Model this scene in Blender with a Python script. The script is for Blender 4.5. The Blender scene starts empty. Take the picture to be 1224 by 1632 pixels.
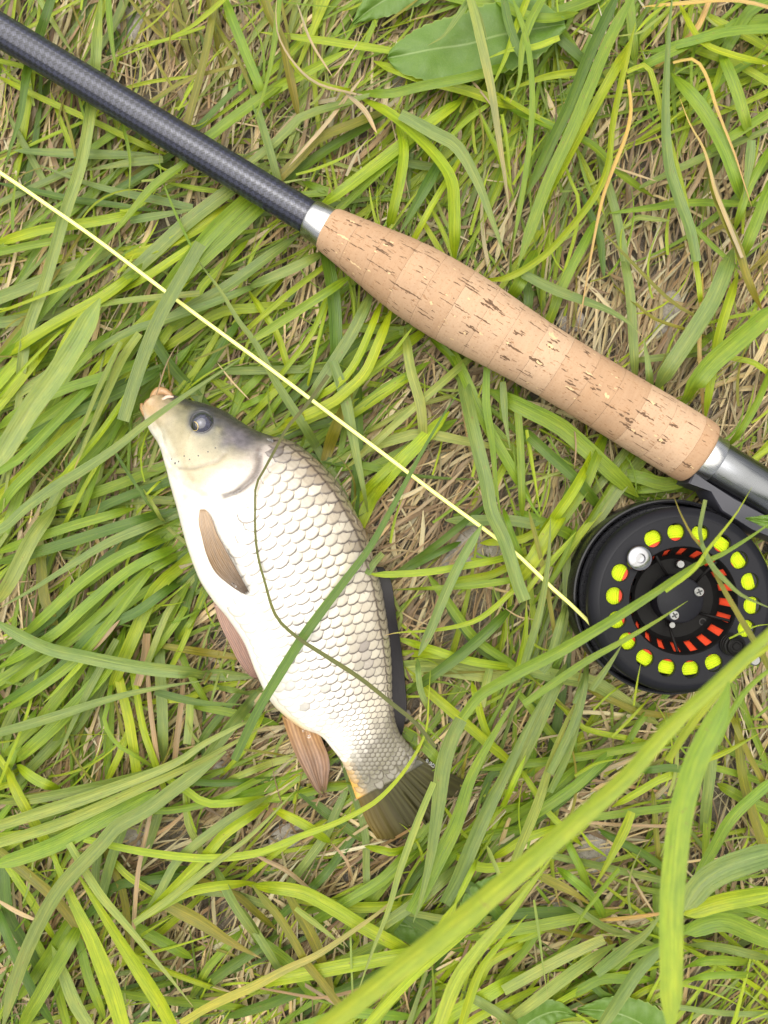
import bpy, math, random
import numpy as np
from mathutils import Vector, Matrix, noise as mnoise

rng = random.Random(7)
C = bpy.context.scene.collection
scene = bpy.context.scene

# ------------------------------------------------------------------ camera
HC = 0.355            # camera height above the soil (m)
FOC = 0.33            # distance to the plane in focus
cam_d = bpy.data.cameras.new("camera")
cam = bpy.data.objects.new("camera", cam_d)
C.objects.link(cam)
cam.location = (0, 0, HC)
cam.rotation_euler = (0, 0, 0)
cam_d.sensor_fit = 'VERTICAL'
cam_d.sensor_height = 36.0
cam_d.sensor_width = 27.0
cam_d.lens = 36.0 * FOC / (1632 * 0.00025)
cam_d.clip_start = 0.005
cam_d.clip_end = 60
cam_d.dof.use_dof = True
cam_d.dof.focus_distance = FOC
cam_d.dof.aperture_fstop = 7.0
scene.camera = cam

# ------------------------------------------------------------------ light
SUN_EL, SUN_AZ = 76.0, 315.0     # degrees; azimuth clockwise from +Y (top of the picture)
world = bpy.data.worlds.new("World")
scene.world = world
world.use_nodes = True
wn = world.node_tree.nodes
wl = world.node_tree.links
wn.clear()
wo = wn.new('ShaderNodeOutputWorld')
bg = wn.new('ShaderNodeBackground')
sky = wn.new('ShaderNodeTexSky')
sky.sky_type = 'NISHITA'
sky.sun_disc = False
sky.sun_elevation = math.radians(SUN_EL)
sky.sun_rotation = math.radians(SUN_AZ)
sky.air_density = 1.0
sky.dust_density = 4.0
hs = wn.new('ShaderNodeHueSaturation')
hs.inputs['Saturation'].default_value = 0.14
wl.new(sky.outputs[0], hs.inputs['Color'])
wl.new(hs.outputs[0], bg.inputs['Color'])
bg.inputs['Strength'].default_value = 0.07
wl.new(bg.outputs[0], wo.inputs['Surface'])
sun_d = bpy.data.lights.new("sun", 'SUN')
sun_d.energy = 1.5
sun_d.angle = math.radians(104)
sun_d.color = (1.0, 0.95, 0.82)
sun = bpy.data.objects.new("sun", sun_d)
C.objects.link(sun)
az = math.radians(SUN_AZ)
el = math.radians(SUN_EL)
sdir = Vector((math.sin(az) * math.cos(el), math.cos(az) * math.cos(el), math.sin(el)))
sun.rotation_euler = sdir.to_track_quat('Z', 'Y').to_euler()
sun.location = sdir * 5
scene.view_settings.view_transform = 'Standard'
scene.view_settings.look = 'None'
scene.view_settings.exposure = 1.72
scene.view_settings.gamma = 1.0
scene.view_settings.use_curve_mapping = False
scene.render.engine = 'CYCLES'

# ------------------------------------------------------------------ helpers
def pxs(z):
    """metres per photograph pixel at height z"""
    return 0.00025 * (HC - z) / FOC

def P(px, py, z):
    s = pxs(z)
    return Vector(((px - 612) * s, (816 - py) * s, z))

def Pn(p, z):
    z = np.broadcast_to(np.asarray(z, float), (len(p),))
    s = 0.00025 * (HC - z) / FOC
    return np.stack([(p[:, 0] - 612) * s, (816 - p[:, 1]) * s, z], 1)

def proj(v):
    s = 0.00025 * (HC - v[..., 2]) / FOC
    return np.stack([v[..., 0] / s + 612, 816 - v[..., 1] / s], -1)

def tag(o, label=None, cat=None, group=None, kind=None):
    if label: o['label'] = label
    if cat: o['category'] = cat
    if group: o['group'] = group
    if kind: o['kind'] = kind
    return o

def empty(name, loc):
    o = bpy.data.objects.new(name, None)
    o.empty_display_size = 0.01
    o.location = loc
    C.objects.link(o)
    return o

def mesh_obj(name, v, f, mat, parent=None, smooth=True, attrs=None, origin=None):
    """v: world-space vertices. attrs: name -> (N,3|4) arrays on points"""
    v = np.asarray(v, dtype=np.float64).reshape(-1, 3)
    org = np.array(origin if origin is not None else (parent.matrix_basis.translation if parent is not None else (0, 0, 0)), float)
    me = bpy.data.meshes.new(name)
    me.from_pydata((v - org).tolist(), [], [list(map(int, q)) for q in f])
    if smooth:
        me.polygons.foreach_set('use_smooth', [True] * len(me.polygons))
    if attrs:
        for k, a in attrs.items():
            a = np.asarray(a, dtype=np.float32)
            if a.shape[1] == 4:
                at = me.color_attributes.new(k, 'FLOAT_COLOR', 'POINT')
                at.data.foreach_set('color', a.ravel())
            else:
                at = me.attributes.new(k, 'FLOAT_VECTOR', 'POINT')
                at.data.foreach_set('vector', a.ravel())
    if mat is not None:
        me.materials.append(mat)
    me.update()
    o = bpy.data.objects.new(name, me)
    C.objects.link(o)
    if parent is not None:
        o.parent = parent
        o.location = Vector(org) - root_loc(parent)
    else:
        o.location = org
    return o

def root_loc(o):
    l = Vector((0, 0, 0))
    while o is not None:
        l += o.location
        o = o.parent
    return l

def crom(pts, n):
    """Catmull-Rom through pts, resampled to n points evenly by length"""
    p = np.asarray(pts, float)
    if len(p) == 2:
        t = np.linspace(0, 1, n)[:, None]
        return p[0] * (1 - t) + p[1] * t
    q = np.vstack([2 * p[0] - p[1], p, 2 * p[-1] - p[-2]])
    out = []
    for i in range(1, len(q) - 2):
        a, b, c, d = q[i - 1], q[i], q[i + 1], q[i + 2]
        for u in np.linspace(0, 1, 14, endpoint=False):
            out.append(0.5 * ((2 * b) + (c - a) * u + (2 * a - 5 * b + 4 * c - d) * u * u + (3 * b - a - 3 * c + d) * u ** 3))
    out.append(q[-2])
    out = np.array(out)
    L = np.r_[0, np.cumsum(np.linalg.norm(np.diff(out, axis=0), axis=1))]
    t = np.linspace(0, L[-1], n)
    return np.stack([np.interp(t, L, out[:, k]) for k in range(out.shape[1])], 1)

def resample(pts, n):
    p = np.asarray(pts, float)
    L = np.r_[0, np.cumsum(np.linalg.norm(np.diff(p, axis=0), axis=1))]
    t = np.linspace(0, L[-1], n)
    return np.stack([np.interp(t, L, p[:, k]) for k in range(p.shape[1])], 1)

def lathe(prof, n, axis_o, ax, up=None, close=False):
    """prof: list of (along, radius). returns v, f around axis ax at axis_o"""
    ax = Vector(ax).normalized()
    u = Vector(up) if up else (Vector((0, 0, 1)) if abs(ax.z) < .9 else Vector((1, 0, 0)))
    u = (u - ax * u.dot(ax)).normalized()
    w = ax.cross(u)
    v, f = [], []
    o = Vector(axis_o)
    for a, r in prof:
        for k in range(n):
            t = 2 * math.pi * k / n
            v.append(tuple(o + ax * a + (u * math.cos(t) + w * math.sin(t)) * r))
    for i in range(len(prof) - 1):
        for k in range(n):
            k2 = (k + 1) % n
            f.append((i * n + k, i * n + k2, (i + 1) * n + k2, (i + 1) * n + k))
    return v, f

def tube(pts, radii, n=10):
    """tube along 3-D points"""
    v, f = [], []
    m = len(pts)
    pts = [Vector(p) for p in pts]
    for i, p in enumerate(pts):
        t = (pts[min(i + 1, m - 1)] - pts[max(i - 1, 0)]).normalized()
        a = t.cross(Vector((0, 0, 1)))
        if a.length < 1e-4: a = Vector((1, 0, 0))
        a.normalize()
        b = a.cross(t)
        r = radii[i] if hasattr(radii, '__len__') else radii
        for k in range(n):
            th = 2 * math.pi * k / n
            v.append(tuple(p + (a * math.cos(th) + b * math.sin(th)) * r))
    for i in range(m - 1):
        for k in range(n):
            k2 = (k + 1) % n
            f.append((i * n + k, i * n + k2, (i + 1) * n + k2, (i + 1) * n + k))
    f.append(tuple(range(n - 1, -1, -1)))
    f.append(tuple((m - 1) * n + k for k in range(n)))
    return v, f

def sphere(c, r, nu=20, nv=12, sc=(1, 1, 1)):
    v, f = [], []
    for i in range(nv + 1):
        a = math.pi * i / nv
        for k in range(nu):
            b = 2 * math.pi * k / nu
            v.append((c[0] + r * sc[0] * math.sin(a) * math.cos(b), c[1] + r * sc[1] * math.sin(a) * math.sin(b), c[2] + r * sc[2] * math.cos(a)))
    for i in range(nv):
        for k in range(nu):
            k2 = (k + 1) % nu
            f.append((i * nu + k, (i + 1) * nu + k, (i + 1) * nu + k2, i * nu + k2))
    return v, f

# ------------------------------------------------------------------ materials
class NT:
    def __init__(s, name):
        s.m = bpy.data.materials.new(name)
        s.m.use_nodes = True
        s.n = s.m.node_tree.nodes
        s.l = s.m.node_tree.links
        s.n.clear()
        s.out = s.n.new('ShaderNodeOutputMaterial')
        s.b = s.n.new('ShaderNodeBsdfPrincipled')
        s.l.new(s.b.outputs[0], s.out.inputs[0])
    def node(s, t, **kw):
        x = s.n.new(t)
        for k, val in kw.items():
            setattr(x, k, val)
        return x
    def put(s, sock, val):
        if hasattr(val, 'links') or isinstance(val, bpy.types.NodeSocket):
            s.l.new(val, sock)
        else:
            sock.default_value = val
    def math(s, op, a, b=0.0, c=0.0, clamp=False):
        x = s.node('ShaderNodeMath', operation=op, use_clamp=clamp)
        for i, q in enumerate((a, b, c)):
            s.put(x.inputs[i], q)
        return x.outputs[0]
    def noise(s, vec, scale, detail=3, rough=.6, color=False):
        x = s.node('ShaderNodeTexNoise')
        if vec is not None: s.l.new(vec, x.inputs['Vector'])
        x.inputs['Scale'].default_value = scale
        x.inputs['Detail'].default_value = detail
        x.inputs['Roughness'].default_value = rough
        return x.outputs['Color' if color else 'Fac']
    def ramp(s, fac, stops, interp='LINEAR'):
        x = s.node('ShaderNodeValToRGB')
        x.color_ramp.interpolation = interp
        el = x.color_ramp.elements
        while len(el) < len(stops): el.new(0.5)
        for e, (p, c) in zip(el, stops):
            e.position = p
            e.color = (*c, 1) if len(c) == 3 else c
        s.put(x.inputs[0], fac)
        return x.outputs[0]
    def mix(s, fac, a, b, blend='MIX'):
        x = s.node('ShaderNodeMix', data_type='RGBA', blend_type=blend)
        s.put(x.inputs[0], fac)
        for i, q in ((6, a), (7, b)):
            if isinstance(q, tuple): q = (*q[:3], 1)
            s.put(x.inputs[i], q)
        return x.outputs[2]
    def mapr(s, v, a, b, c, d):
        x = s.node('ShaderNodeMapRange')
        s.put(x.inputs[0], v)
        for i, q in enumerate((a, b, c, d)): x.inputs[i + 1].default_value = q
        return x.outputs[0]
    def attr(s, name, out='Vector'):
        x = s.node('ShaderNodeAttribute', attribute_name=name)
        return x.outputs[out]
    def sep(s, v):
        x = s.node('ShaderNodeSeparateXYZ')
        s.l.new(v, x.inputs[0])
        return x.outputs
    def comb(s, a, b, c):
        x = s.node('ShaderNodeCombineXYZ')
        for i, q in enumerate((a, b, c)): s.put(x.inputs[i], q)
        return x.outputs[0]
    def coord(s, which='Object'):
        return s.node('ShaderNodeTexCoord').outputs[which]
    def bump(s, h, strength=.3, dist=.0005):
        x = s.node('ShaderNodeBump')
        x.inputs['Strength'].default_value = strength
        x.inputs['Distance'].default_value = dist
        s.put(x.inputs['Height'], h)
        s.l.new(x.outputs[0], s.b.inputs['Normal'])
        return x.outputs[0]
    def set(s, **kw):
        names = dict(color='Base Color', rough='Roughness', metal='Metallic', spec='Specular IOR Level',
                     coat='Coat Weight', coat_rough='Coat Roughness', sss='Subsurface Weight', aniso='Anisotropic', sheen='Sheen Weight')
        for k, val in kw.items():
            if isinstance(val, tuple): val = (*val[:3], 1)
            s.put(s.b.inputs[names[k]], val)
        return s

def plain(name, color, rough=.5, metal=0., noise_amt=.12, nscale=900, bump=0., **kw):
    t = NT(name)
    n = t.noise(t.coord(), nscale, 4)
    c = t.mix(n, tuple(q * (1 - noise_amt) for q in color), tuple(min(1, q * (1 + noise_amt)) for q in color))
    t.set(color=c, metal=metal, **kw)
    t.set(rough=t.mapr(n, .3, .7, max(0, rough - .06), min(1, rough + .06)))
    if bump: t.bump(n, bump, .0002)
    return t.m

def grass_material(name, trans=.42, dry=False):
    t = NT(name)
    bt = t.sep(t.attr('bt'))
    u, v, r = bt[0], bt[1], bt[2]
    col = t.attr('col', 'Color')
    vec = t.comb(t.math('MULTIPLY', u, 7.0), t.math('MULTIPLY', v, 5.0), t.math('MULTIPLY', r, 97.0))
    streak = t.noise(vec, 1.0, 3, .6)
    spl = t.noise(t.comb(t.math('MULTIPLY', u, .8), t.math('MULTIPLY', v, 7.0), t.math('MULTIPLY', r, 31.0)), 1.0, 4, .65)
    vein = t.math('SINE', t.math('MULTIPLY', u, 24.0))
    c = t.mix(t.mapr(streak, .3, .7, 0, .55), col, (0, 0, 0), 'MIX')
    c = t.mix(.75, col, t.mix(t.mapr(streak, .3, .72, 0., 1.), t.mix(1., col, (.62, .66, .6), 'MULTIPLY'), t.mix(1., col, (1.35, 1.28, 1.3), 'MULTIPLY')))
    c = t.mix(t.mapr(spl, .46, .75, 0, .55), c, t.mix(1., c, (1.5, 1.22, .9), 'MULTIPLY'))
    c = t.mix(t.mapr(spl, .5, .22, 0, .5), c, t.mix(1., c, (.6, .72, .8), 'MULTIPLY'))
    mid = t.mapr(t.math('ABSOLUTE', u), .04, .16, .45, 0.)
    c = t.mix(mid, c, t.mix(1., c, (1.45, 1.32, 1.3), 'MULTIPLY'))
    # brown blemishes
    bl = t.noise(t.comb(t.math('MULTIPLY', u, 1.6), t.math('MULTIPLY', v, 26.0), t.math('MULTIPLY', r, 53.0)), 1.0, 3, .6)
    c = t.mix(t.mapr(bl, .66, .76, 0, .75), c, (.20, .13, .045))
    scr = t.noise(t.comb(t.math('MULTIPLY', u, 9.0), t.math('MULTIPLY', v, 1.6), t.math('MULTIPLY', r, 71.0)), 1.0, 2, .5)
    c = t.mix(t.mapr(scr, .68, .74, 0, .5), c, t.mix(1., c, (1.9, 1.75, 2.2), 'MULTIPLY'))
    t.set(color=c, spec=.5)
    t.set(rough=t.mapr(streak, .3, .7, .34, .56))
    h = t.math('ADD', t.math('MULTIPLY', vein, .25), t.math('MULTIPLY', streak, 1.2))
    nb = t.bump(h, .35, .00025)
    tr = t.node('ShaderNodeBsdfTranslucent')
    t.put(tr.inputs['Color'], t.mix(1., c, (1.5, 1.5, .7) if not dry else (1., .9, .7), 'MULTIPLY'))
    t.l.new(nb, tr.inputs['Normal'])
    ms = t.node('ShaderNodeMixShader')
    ms.inputs[0].default_value = trans
    t.l.new(t.b.outputs[0], ms.inputs[1])
    t.l.new(tr.outputs[0], ms.inputs[2])
    t.l.new(ms.outputs[0], t.out.inputs[0])
    return t.m

M = {}
M['grass'] = grass_material('grass_blade_green')
M['straw'] = grass_material('dry_straw', .15, True)

# soil
t = NT('soil')
co = t.coord()
n1 = t.noise(co, 38, 6, .65)
n2 = t.noise(co, 420, 5, .7)
n3 = t.noise(co, 1700, 3, .7)
c = t.ramp(n1, [(.3, (.062, .045, .029)), (.5, (.118, .092, .063)), (.68, (.20, .172, .14))])
c = t.mix(t.mapr(n2, .35, .7, 0, .6), c, (.26, .23, .19))
c = t.mix(t.mapr(n3, .55, .75, 0, .7), c, (.05, .04, .03))
t.set(color=c, rough=.95, spec=.2)
t.bump(t.math('ADD', n2, t.math('MULTIPLY', n3, .5)), .9, .002)
M['soil'] = t.m

# pebble / dry clod
t = NT('clod')
co = t.coord()
n2 = t.noise(co, 300, 5, .7)
n3 = t.noise(co, 1500, 3, .7)
c = t.ramp(n2, [(.3, (.18, .155, .13)), (.7, (.32, .29, .26))])
c = t.mix(t.mapr(n3, .60, .68, 0, .9), c, (.06, .05, .04))
t.set(color=c, rough=.95, spec=.2)
t.bump(n3, .8, .001)
M['clod'] = t.m

# cork
t = NT('cork')
co = t.coord()
oi = t.node('ShaderNodeObjectInfo')
rnd = oi.outputs['Random']
off = t.comb(t.math('MULTIPLY', rnd, 3.1), t.math('MULTIPLY', rnd, 1.7), rnd)
va = t.node('ShaderNodeVectorMath', operation='ADD')
t.l.new(co, va.inputs[0]); t.l.new(off, va.inputs[1])
vv = va.outputs[0]
fine = t.noise(vv, 950, 5, .7)
big = t.noise(vv, 130, 4, .6)
mp = t.node('ShaderNodeMapping')
mp.inputs['Scale'].default_value = (.25, 1, 1)
t.l.new(vv, mp.inputs[0])
gr = t.noise(mp.outputs[0], 900, 4, .65)
mp2 = t.node('ShaderNodeMapping')
mp2.inputs['Scale'].default_value = (1, .12, .12)
t.l.new(vv, mp2.inputs[0])
band = t.noise(mp2.outputs[0], 700, 3, .6)
tone = t.ramp(rnd, [(0, (.335, .213, .132)), (.35, (.385, .262, .172)), (.7, (.305, .192, .114)), (1, (.40, .28, .188))])
c = t.mix(t.mapr(big, .3, .7, 0, .45), tone, t.mix(1., tone, (1.2, 1.16, 1.1), 'MULTIPLY'))
c = t.mix(t.mapr(band, .4, .7, 0, .35), c, t.mix(1., c, (.84, .76, .68), 'MULTIPLY'))
c = t.mix(t.mapr(fine, .34, .44, .55, 0), c, (.23, .125, .062))
c = t.mix(t.mapr(gr, .61, .66, 0, .8), c, (.20, .10, .045))
t.set(color=c, rough=.82, spec=.25)
t.bump(t.math('SUBTRACT', fine, t.math('MULTIPLY', gr, .8)), .35, .0004)
M['cork'] = t.m
M['cork_pit'] = plain('cork_pit', (.10, .055, .028), .9, nscale=1500, noise_amt=.5)
M['cork_fleck'] = plain('cork_fleck', (.50, .35, .19), .85, nscale=1500, noise_amt=.2)

# carbon weave (uses 'wv' = (along mm, angle mm, 0))
t = NT('carbon_weave')
w = t.sep(t.attr('wv'))
a = t.math('ADD', w[0], w[1])
b = t.math('SUBTRACT', w[0], w[1])
sa = t.math('SINE', t.math('MULTIPLY', a, 1.2))
sb = t.math('SINE', t.math('MULTIPLY', b, 1.2))
chk = t.mapr(t.math('MULTIPLY', sa, sb), -.12, .12, 0, 1)
fa = t.mapr(t.math('SINE', t.math('MULTIPLY', a, 5.0)), -.5, .5, 0, 1)
fb = t.mapr(t.math('SINE', t.math('MULTIPLY', b, 5.0)), -.5, .5, 0, 1)
pat = t.math('ADD', t.math('MULTIPLY', chk, fa), t.math('MULTIPLY', t.math('SUBTRACT', 1.0, chk), fb))
n = t.noise(t.coord(), 260, 3)
n9 = t.noise(t.coord(), 1400, 2)
pat = t.math('ADD', t.math('MULTIPLY', chk, .55), t.math('MULTIPLY', pat, .45))
pat = t.math('MULTIPLY', pat, t.mapr(n9, .3, .7, .55, 1.1))
c = t.mix(pat, (.006, .006, .009), (.034, .034, .050))
c = t.mix(t.mapr(n, .35, .7, 0, .5), c, t.mix(1., c, (.7, .7, .74), 'MULTIPLY'))
t.set(color=c, metal=.15, rough=.5, coat=1., coat_rough=.045, spec=.3)
t.b.inputs['Coat IOR'].default_value = 1.6
t.l.new(t.mapr(pat, 0, .9, .42, 1.), t.b.inputs['Coat Weight'])
t.b.inputs['Coat Tint'].default_value = (.70, .74, 1., 1)  # lavender tint stands in for the sky's colour in the reflection
x = t.node('ShaderNodeBump')
x.inputs['Strength'].default_value = .10
x.inputs['Distance'].default_value = .0001
t.l.new(pat, x.inputs['Height'])
t.l.new(x.outputs[0], t.b.inputs['Normal'])
M['carbon'] = t.m

def brushed(name, color, rough, scale=(60, 3000, 3000), amt=.10, aniso=.4):
    t = NT(name)
    mp = t.node('ShaderNodeMapping')
    mp.inputs['Scale'].default_value = scale
    t.l.new(t.coord(), mp.inputs[0])
    n = t.noise(mp.outputs[0], 1.0, 4, .6)
    c = t.mix(n, tuple(q * .85 for q in color), color)
    t.set(color=c, metal=1., aniso=aniso)
    t.set(rough=t.mapr(n, .3, .7, rough - amt, rough + amt))
    return t.m
M['silver'] = brushed('brushed_aluminium', (.46, .46, .465), .30)
M['gunmetal'] = brushed('gunmetal_tube', (.165, .17, .18), .30)
M['chrome'] = brushed('chrome', (.29, .29, .31), .20, (900, 900, 900), .04, 0.)
M['screw'] = brushed('screw_steel', (.22, .22, .22), .28, (900, 900, 900), .06, 0.)
M['black_ano'] = plain('black_anodised', (.0075, .0075, .0105), .44, 0., .3, 1400, spec=.16)
M['black_rim'] = plain('black_rim', (.008, .008, .010), .30, 0., .3, 1400, spec=.35)
M['black_deep'] = plain('black_inner', (.006, .0055, .0055), .5, 0., .3, 900, spec=.12)
M['foot'] = plain('reel_bracket_paint', (.028, .028, .038), .45, 0., .2, 1200, spec=.5)
M['line_y'] = plain('fluorescent_yellow_line', (.42, .53, .008), .6, 0., .15, 1500, spec=.2)
M['line_o'] = plain('orange_backing', (.70, .06, .018), .55, 0., .2, 1400)
M['line'] = plain('fly_line', (.72, .72, .21), .38, 0., .06, 300, coat=.4, coat_rough=.2)
M['slot'] = plain('slot_dark', (.02, .02, .02), .6)

def local_obj(name, v, f, mat, parent, smooth=True, attrs=None):
    me = bpy.data.meshes.new(name)
    me.from_pydata([tuple(map(float, p)) for p in v], [], [tuple(map(int, q)) for q in f])
    if smooth: me.polygons.foreach_set('use_smooth', [True] * len(me.polygons))
    if attrs:
        for k, a in attrs.items():
            at = me.attributes.new(k, 'FLOAT_VECTOR', 'POINT')
            at.data.foreach_set('vector', np.asarray(a, dtype=np.float32).ravel())
    if mat: me.materials.append(mat)
    o = bpy.data.objects.new(name, me)
    C.objects.link(o)
    o.parent = parent
    return o

def merge(*parts):
    v, f = [], []
    for pv, pf in parts:
        k = len(v)
        v += [tuple(p) for p in pv]
        f += [tuple(i + k for i in q) for q in pf]
    return v, f

def sharp(o, ang=35):
    m = o.data
    try:
        m.set_sharp_from_angle(angle=math.radians(ang))
    except Exception:
        pass
    return o

# ================================================================== ground
def ground_sheet():
    v, f = [], []
    xs = np.r_[np.linspace(-3, -.4, 8), np.linspace(-.38, .38, 96), np.linspace(.4, 3, 8)]
    for y in xs:
        for x in xs:
            z = 0.0022 * mnoise.noise(Vector((x * 22, y * 22, 1.3))) + 0.0012 * mnoise.noise(Vector((x * 70, y * 70, 4.1)))
            v.append((x, y, z - .001))
    n = len(xs)
    for j in range(n - 1):
        for i in range(n - 1):
            f.append((j * n + i, j * n + i + 1, (j + 1) * n + i + 1, (j + 1) * n + i))
    o = mesh_obj('ground', v, f, M['soil'])
    tag(o, kind='structure')
ground_sheet()

# ================================================================== fly rod
ZR = 0.0225
RO = P(518, 362, ZR)                 # where the blank meets the ferrule
KR = pxs(ZR)
AXD = Vector((.8555, -.518, 0)).normalized()
rod = empty('fly_rod', RO)
rod.rotation_euler = (0, 0, math.atan2(AXD.y, AXD.x))
tag(rod, 'black carbon fly rod with a cork grip lying diagonally across the grass', 'fishing rod')

def rod_prof_obj(name, prof_px, mat, n=64, caps=True, wv=False, sh=True):
    prof = [(a * KR, r * KR) for a, r in prof_px]
    v, f = lathe(prof, n, (0, 0, 0), (1, 0, 0))
    if caps:
        f.append(tuple(range(n - 1, -1, -1)))
        f.append(tuple((len(prof) - 1) * n + k for k in range(n)))
    at = None
    if wv:
        at = {'wv': [(p[0] * 1000, math.atan2(p[1], p[2]) * 6.6, 0) for p in v]}
    o = local_obj(name, v, f, mat, rod, attrs=at)
    if sh: sharp(o)
    return o

# carbon blank (goes out of the frame to the left, slightly thinner)
bp = [(-4200, 15.0), (-2600, 19.0), (-1500, 22.5)] + [(a, 26.6 + (a / 600) * .4 * -1 * -1) for a in np.linspace(-900, -30, 40)] + [(-24, 26.4)]
rod_prof_obj('blank', bp, M['carbon'], n=72, wv=True)
rod_prof_obj('winding_check', [(-30, 26), (-29, 28.5), (-26, 30.2), (4, 33.2), (6, 33.0), (6.2, 31)], M['silver'])

grip_tab = [(4, 33.5), (8, 35.5), (14, 37.0), (40, 41), (80, 47.5), (120, 54), (160, 59), (200, 61.3), (240, 61.8), (280, 60.6), (330, 57.2), (380, 54.0),
            (430, 52.6), (490, 52.4), (550, 53), (610, 54), (650, 54.0), (680, 54.0), (690, 53.4), (696, 52), (699, 48)]
ga = np.array([q[0] for q in grip_tab]); gr_ = np.array([q[1] for q in grip_tab])
def grip_r(a):
    return float(np.interp(a, ga, gr_))
edges = [4]
while edges[-1] < 640:
    edges.append(edges[-1] + rng.uniform(45, 53))
edges.append(699)
for i in range(len(edges) - 1):
    a0, a1 = edges[i], edges[i + 1]
    aa = np.linspace(a0 + .15, a1 - .15, 10)
    if i == len(edges) - 2: aa = np.r_[np.linspace(a0 + .15, 686, 7), [690, 694, 696.5, 698, 699]]
    if i == 0: aa = np.r_[[4, 5, 7, 9, 12, 15], np.linspace(20, a1 - .15, 6)]
    prof = []
    for j, a in enumerate(aa):
        r = grip_r(a) + rng.uniform(-.06, .06)
        if j in (0, len(aa) - 1): r -= .35
        prof.append((a, r))
    prof = [(aa[0], 30)] + prof + [(aa[-1], 30)]
    rod_prof_obj('cork_ring', prof, M['cork'], n=72, caps=False)

# lenticels and flecks in the cork: explicit little jagged pits along the axis
def rod_local(px, py):
    """photo pixel -> (along px, angle) on the grip surface"""
    d = (px - 518, py - 362)
    al = d[0] * .8555 + d[1] * .518
    pe = -d[0] * .518 + d[1] * .8555      # + = towards lower left of the picture
    R = grip_r(min(max(al, 5), 690))
    return al, math.asin(max(-.98, min(.98, pe / R)))
def pit_geo(al, an, length, wid, rr, lift):
    v, f = [], []
    n = max(4, int(length / 2.6))
    ws = []
    for i in range(n + 1):
        t = i / n
        w = wid * (.35 + .9 * rr.random()) * (math.sin(math.pi * min(max(t, .06), .94)) ** .4)
        a = al - length / 2 + length * t
        off = (rr.random() - .5) * wid * .5
        R = grip_r(a) + lift
        for s in (-1, 1):
            th = an + (off + s * w / 2) / R
            # local frame: x along, y = image-up side, z up ; + pe is -y
            v.append((a * KR, -math.sin(th) * R * KR, math.cos(th) * R * KR))
    for i in range(n):
        f.append((2 * i, 2 * i + 1, 2 * i + 3, 2 * i + 2))
    return v, f
pits = []
flecks = []
def addpit(px, py, L, W, kind='d'):
    al, an = rod_local(px, py)
    (pits if kind == 'd' else flecks).append(pit_geo(al, an, L, W, rng, .22 if kind == 'd' else .30))
pit_px = [(566, 369, 27, 3.2), (608, 414, 29, 2.6), (617, 401, 24, 4.5), (622, 406, 12, 2.5), (612, 420, 27, 2.2), (656, 411, 36, 2), (685, 427, 28, 2), (607, 440, 52, 2),
          (636, 470, 40, 2), (656, 483, 34, 2.2), (741, 470, 36, 2.4), (748, 478, 30, 2.2), (738, 463, 18, 2), (774, 497, 26, 4), (769, 503, 22, 3), (785, 507, 14, 3),
          (730, 509, 26, 2.2), (761, 522, 30, 2.2), (748, 535, 24, 3), (738, 540, 8, 4), (816, 543, 15, 4), (806, 561, 10, 3.5), (813, 566, 30, 2.4), (800, 578, 17, 4),
          (845, 584, 26, 3), (676, 512, 28, 2.4), (672, 505, 20, 2), (529, 378, 26, 1.8), (519, 405, 10, 3), (548, 431, 15, 2.5), (846, 531, 30, 2), (883, 535, 32, 2.6),
          (878, 527, 22, 1.8), (873, 553, 14, 4), (868, 565, 14, 3.5), (846, 586, 28, 3), (926, 607, 22, 3.6), (924, 571, 9, 5), (898, 618, 18, 4), (903, 630, 26, 2.6),
          (933, 627, 10, 4), (958, 653, 26, 2), (985, 664, 10, 3), (1023, 648, 32, 2.4), (1010, 668, 33, 3.4), (989, 675, 14, 5), (984, 682, 20, 3), (1000, 694, 24, 4),
          (1037, 708, 14, 5), (1013, 714, 32, 1.4), (1087, 684, 26, 1.6), (1056, 685, 12, 3), (1081, 745, 22, 3.6), (1036, 735, 34, 1.4), (830, 600, 30, 1.5), (832, 610, 18, 2.2),
          (1050, 640, 30, 1.4), (700, 405, 26, 1.6), (675, 392, 20, 1.6), (780, 470, 14, 3), (802, 480, 14, 2)]
for q in pit_px:
    addpit(q[0] + rng.uniform(-1, 1), q[1] + rng.uniform(-1, 1), q[2], q[3])
    if q[3] >= 3:
        for k in range(2):
            addpit(q[0] + rng.uniform(-9, 9), q[1] + rng.uniform(-6, 6), rng.uniform(4, 10), rng.uniform(1.5, 3))
fleck_px = [(550, 392, 24, 3.5), (684, 497, 6, 6), (872, 545, 16, 10), (866, 563, 10, 8), (850, 587, 10, 5), (926, 604, 12, 4), (953, 638, 9, 9), (898, 625, 14, 4), (1024, 649, 7, 5),
            (996, 690, 7, 5), (1037, 706, 6, 6), (1088, 747, 7, 3), (563, 366, 9, 3), (614, 407, 8, 3), (624, 402, 6, 3), (736, 541, 5, 4), (761, 543, 7, 4), (801, 557, 5, 4), (884, 532, 16, 4), (620, 450, 5, 3), (568, 432, 22, 3)]
for q in fleck_px:
    addpit(q[0], q[1], q[2], q[3], 'f')
for k in range(420):                       # the small ones, all round the grip
    al = rng.uniform(14, 684)
    pits.append(pit_geo(al, rng.uniform(-math.pi, math.pi), rng.uniform(2.5, 13), rng.uniform(.6, 1.7), rng, .2))
for k in range(90):
    flecks.append(pit_geo(rng.uniform(14, 684), rng.uniform(-math.pi, math.pi), rng.uniform(3, 6), rng.uniform(1, 3), rng, .26))
o = local_obj('cork_pits', *merge(*pits), M['cork_pit'], rod); o['kind'] = 'stuff'
o = local_obj('cork_flecks', *merge(*flecks), M['cork_fleck'], rod); o['kind'] = 'stuff'

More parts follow.
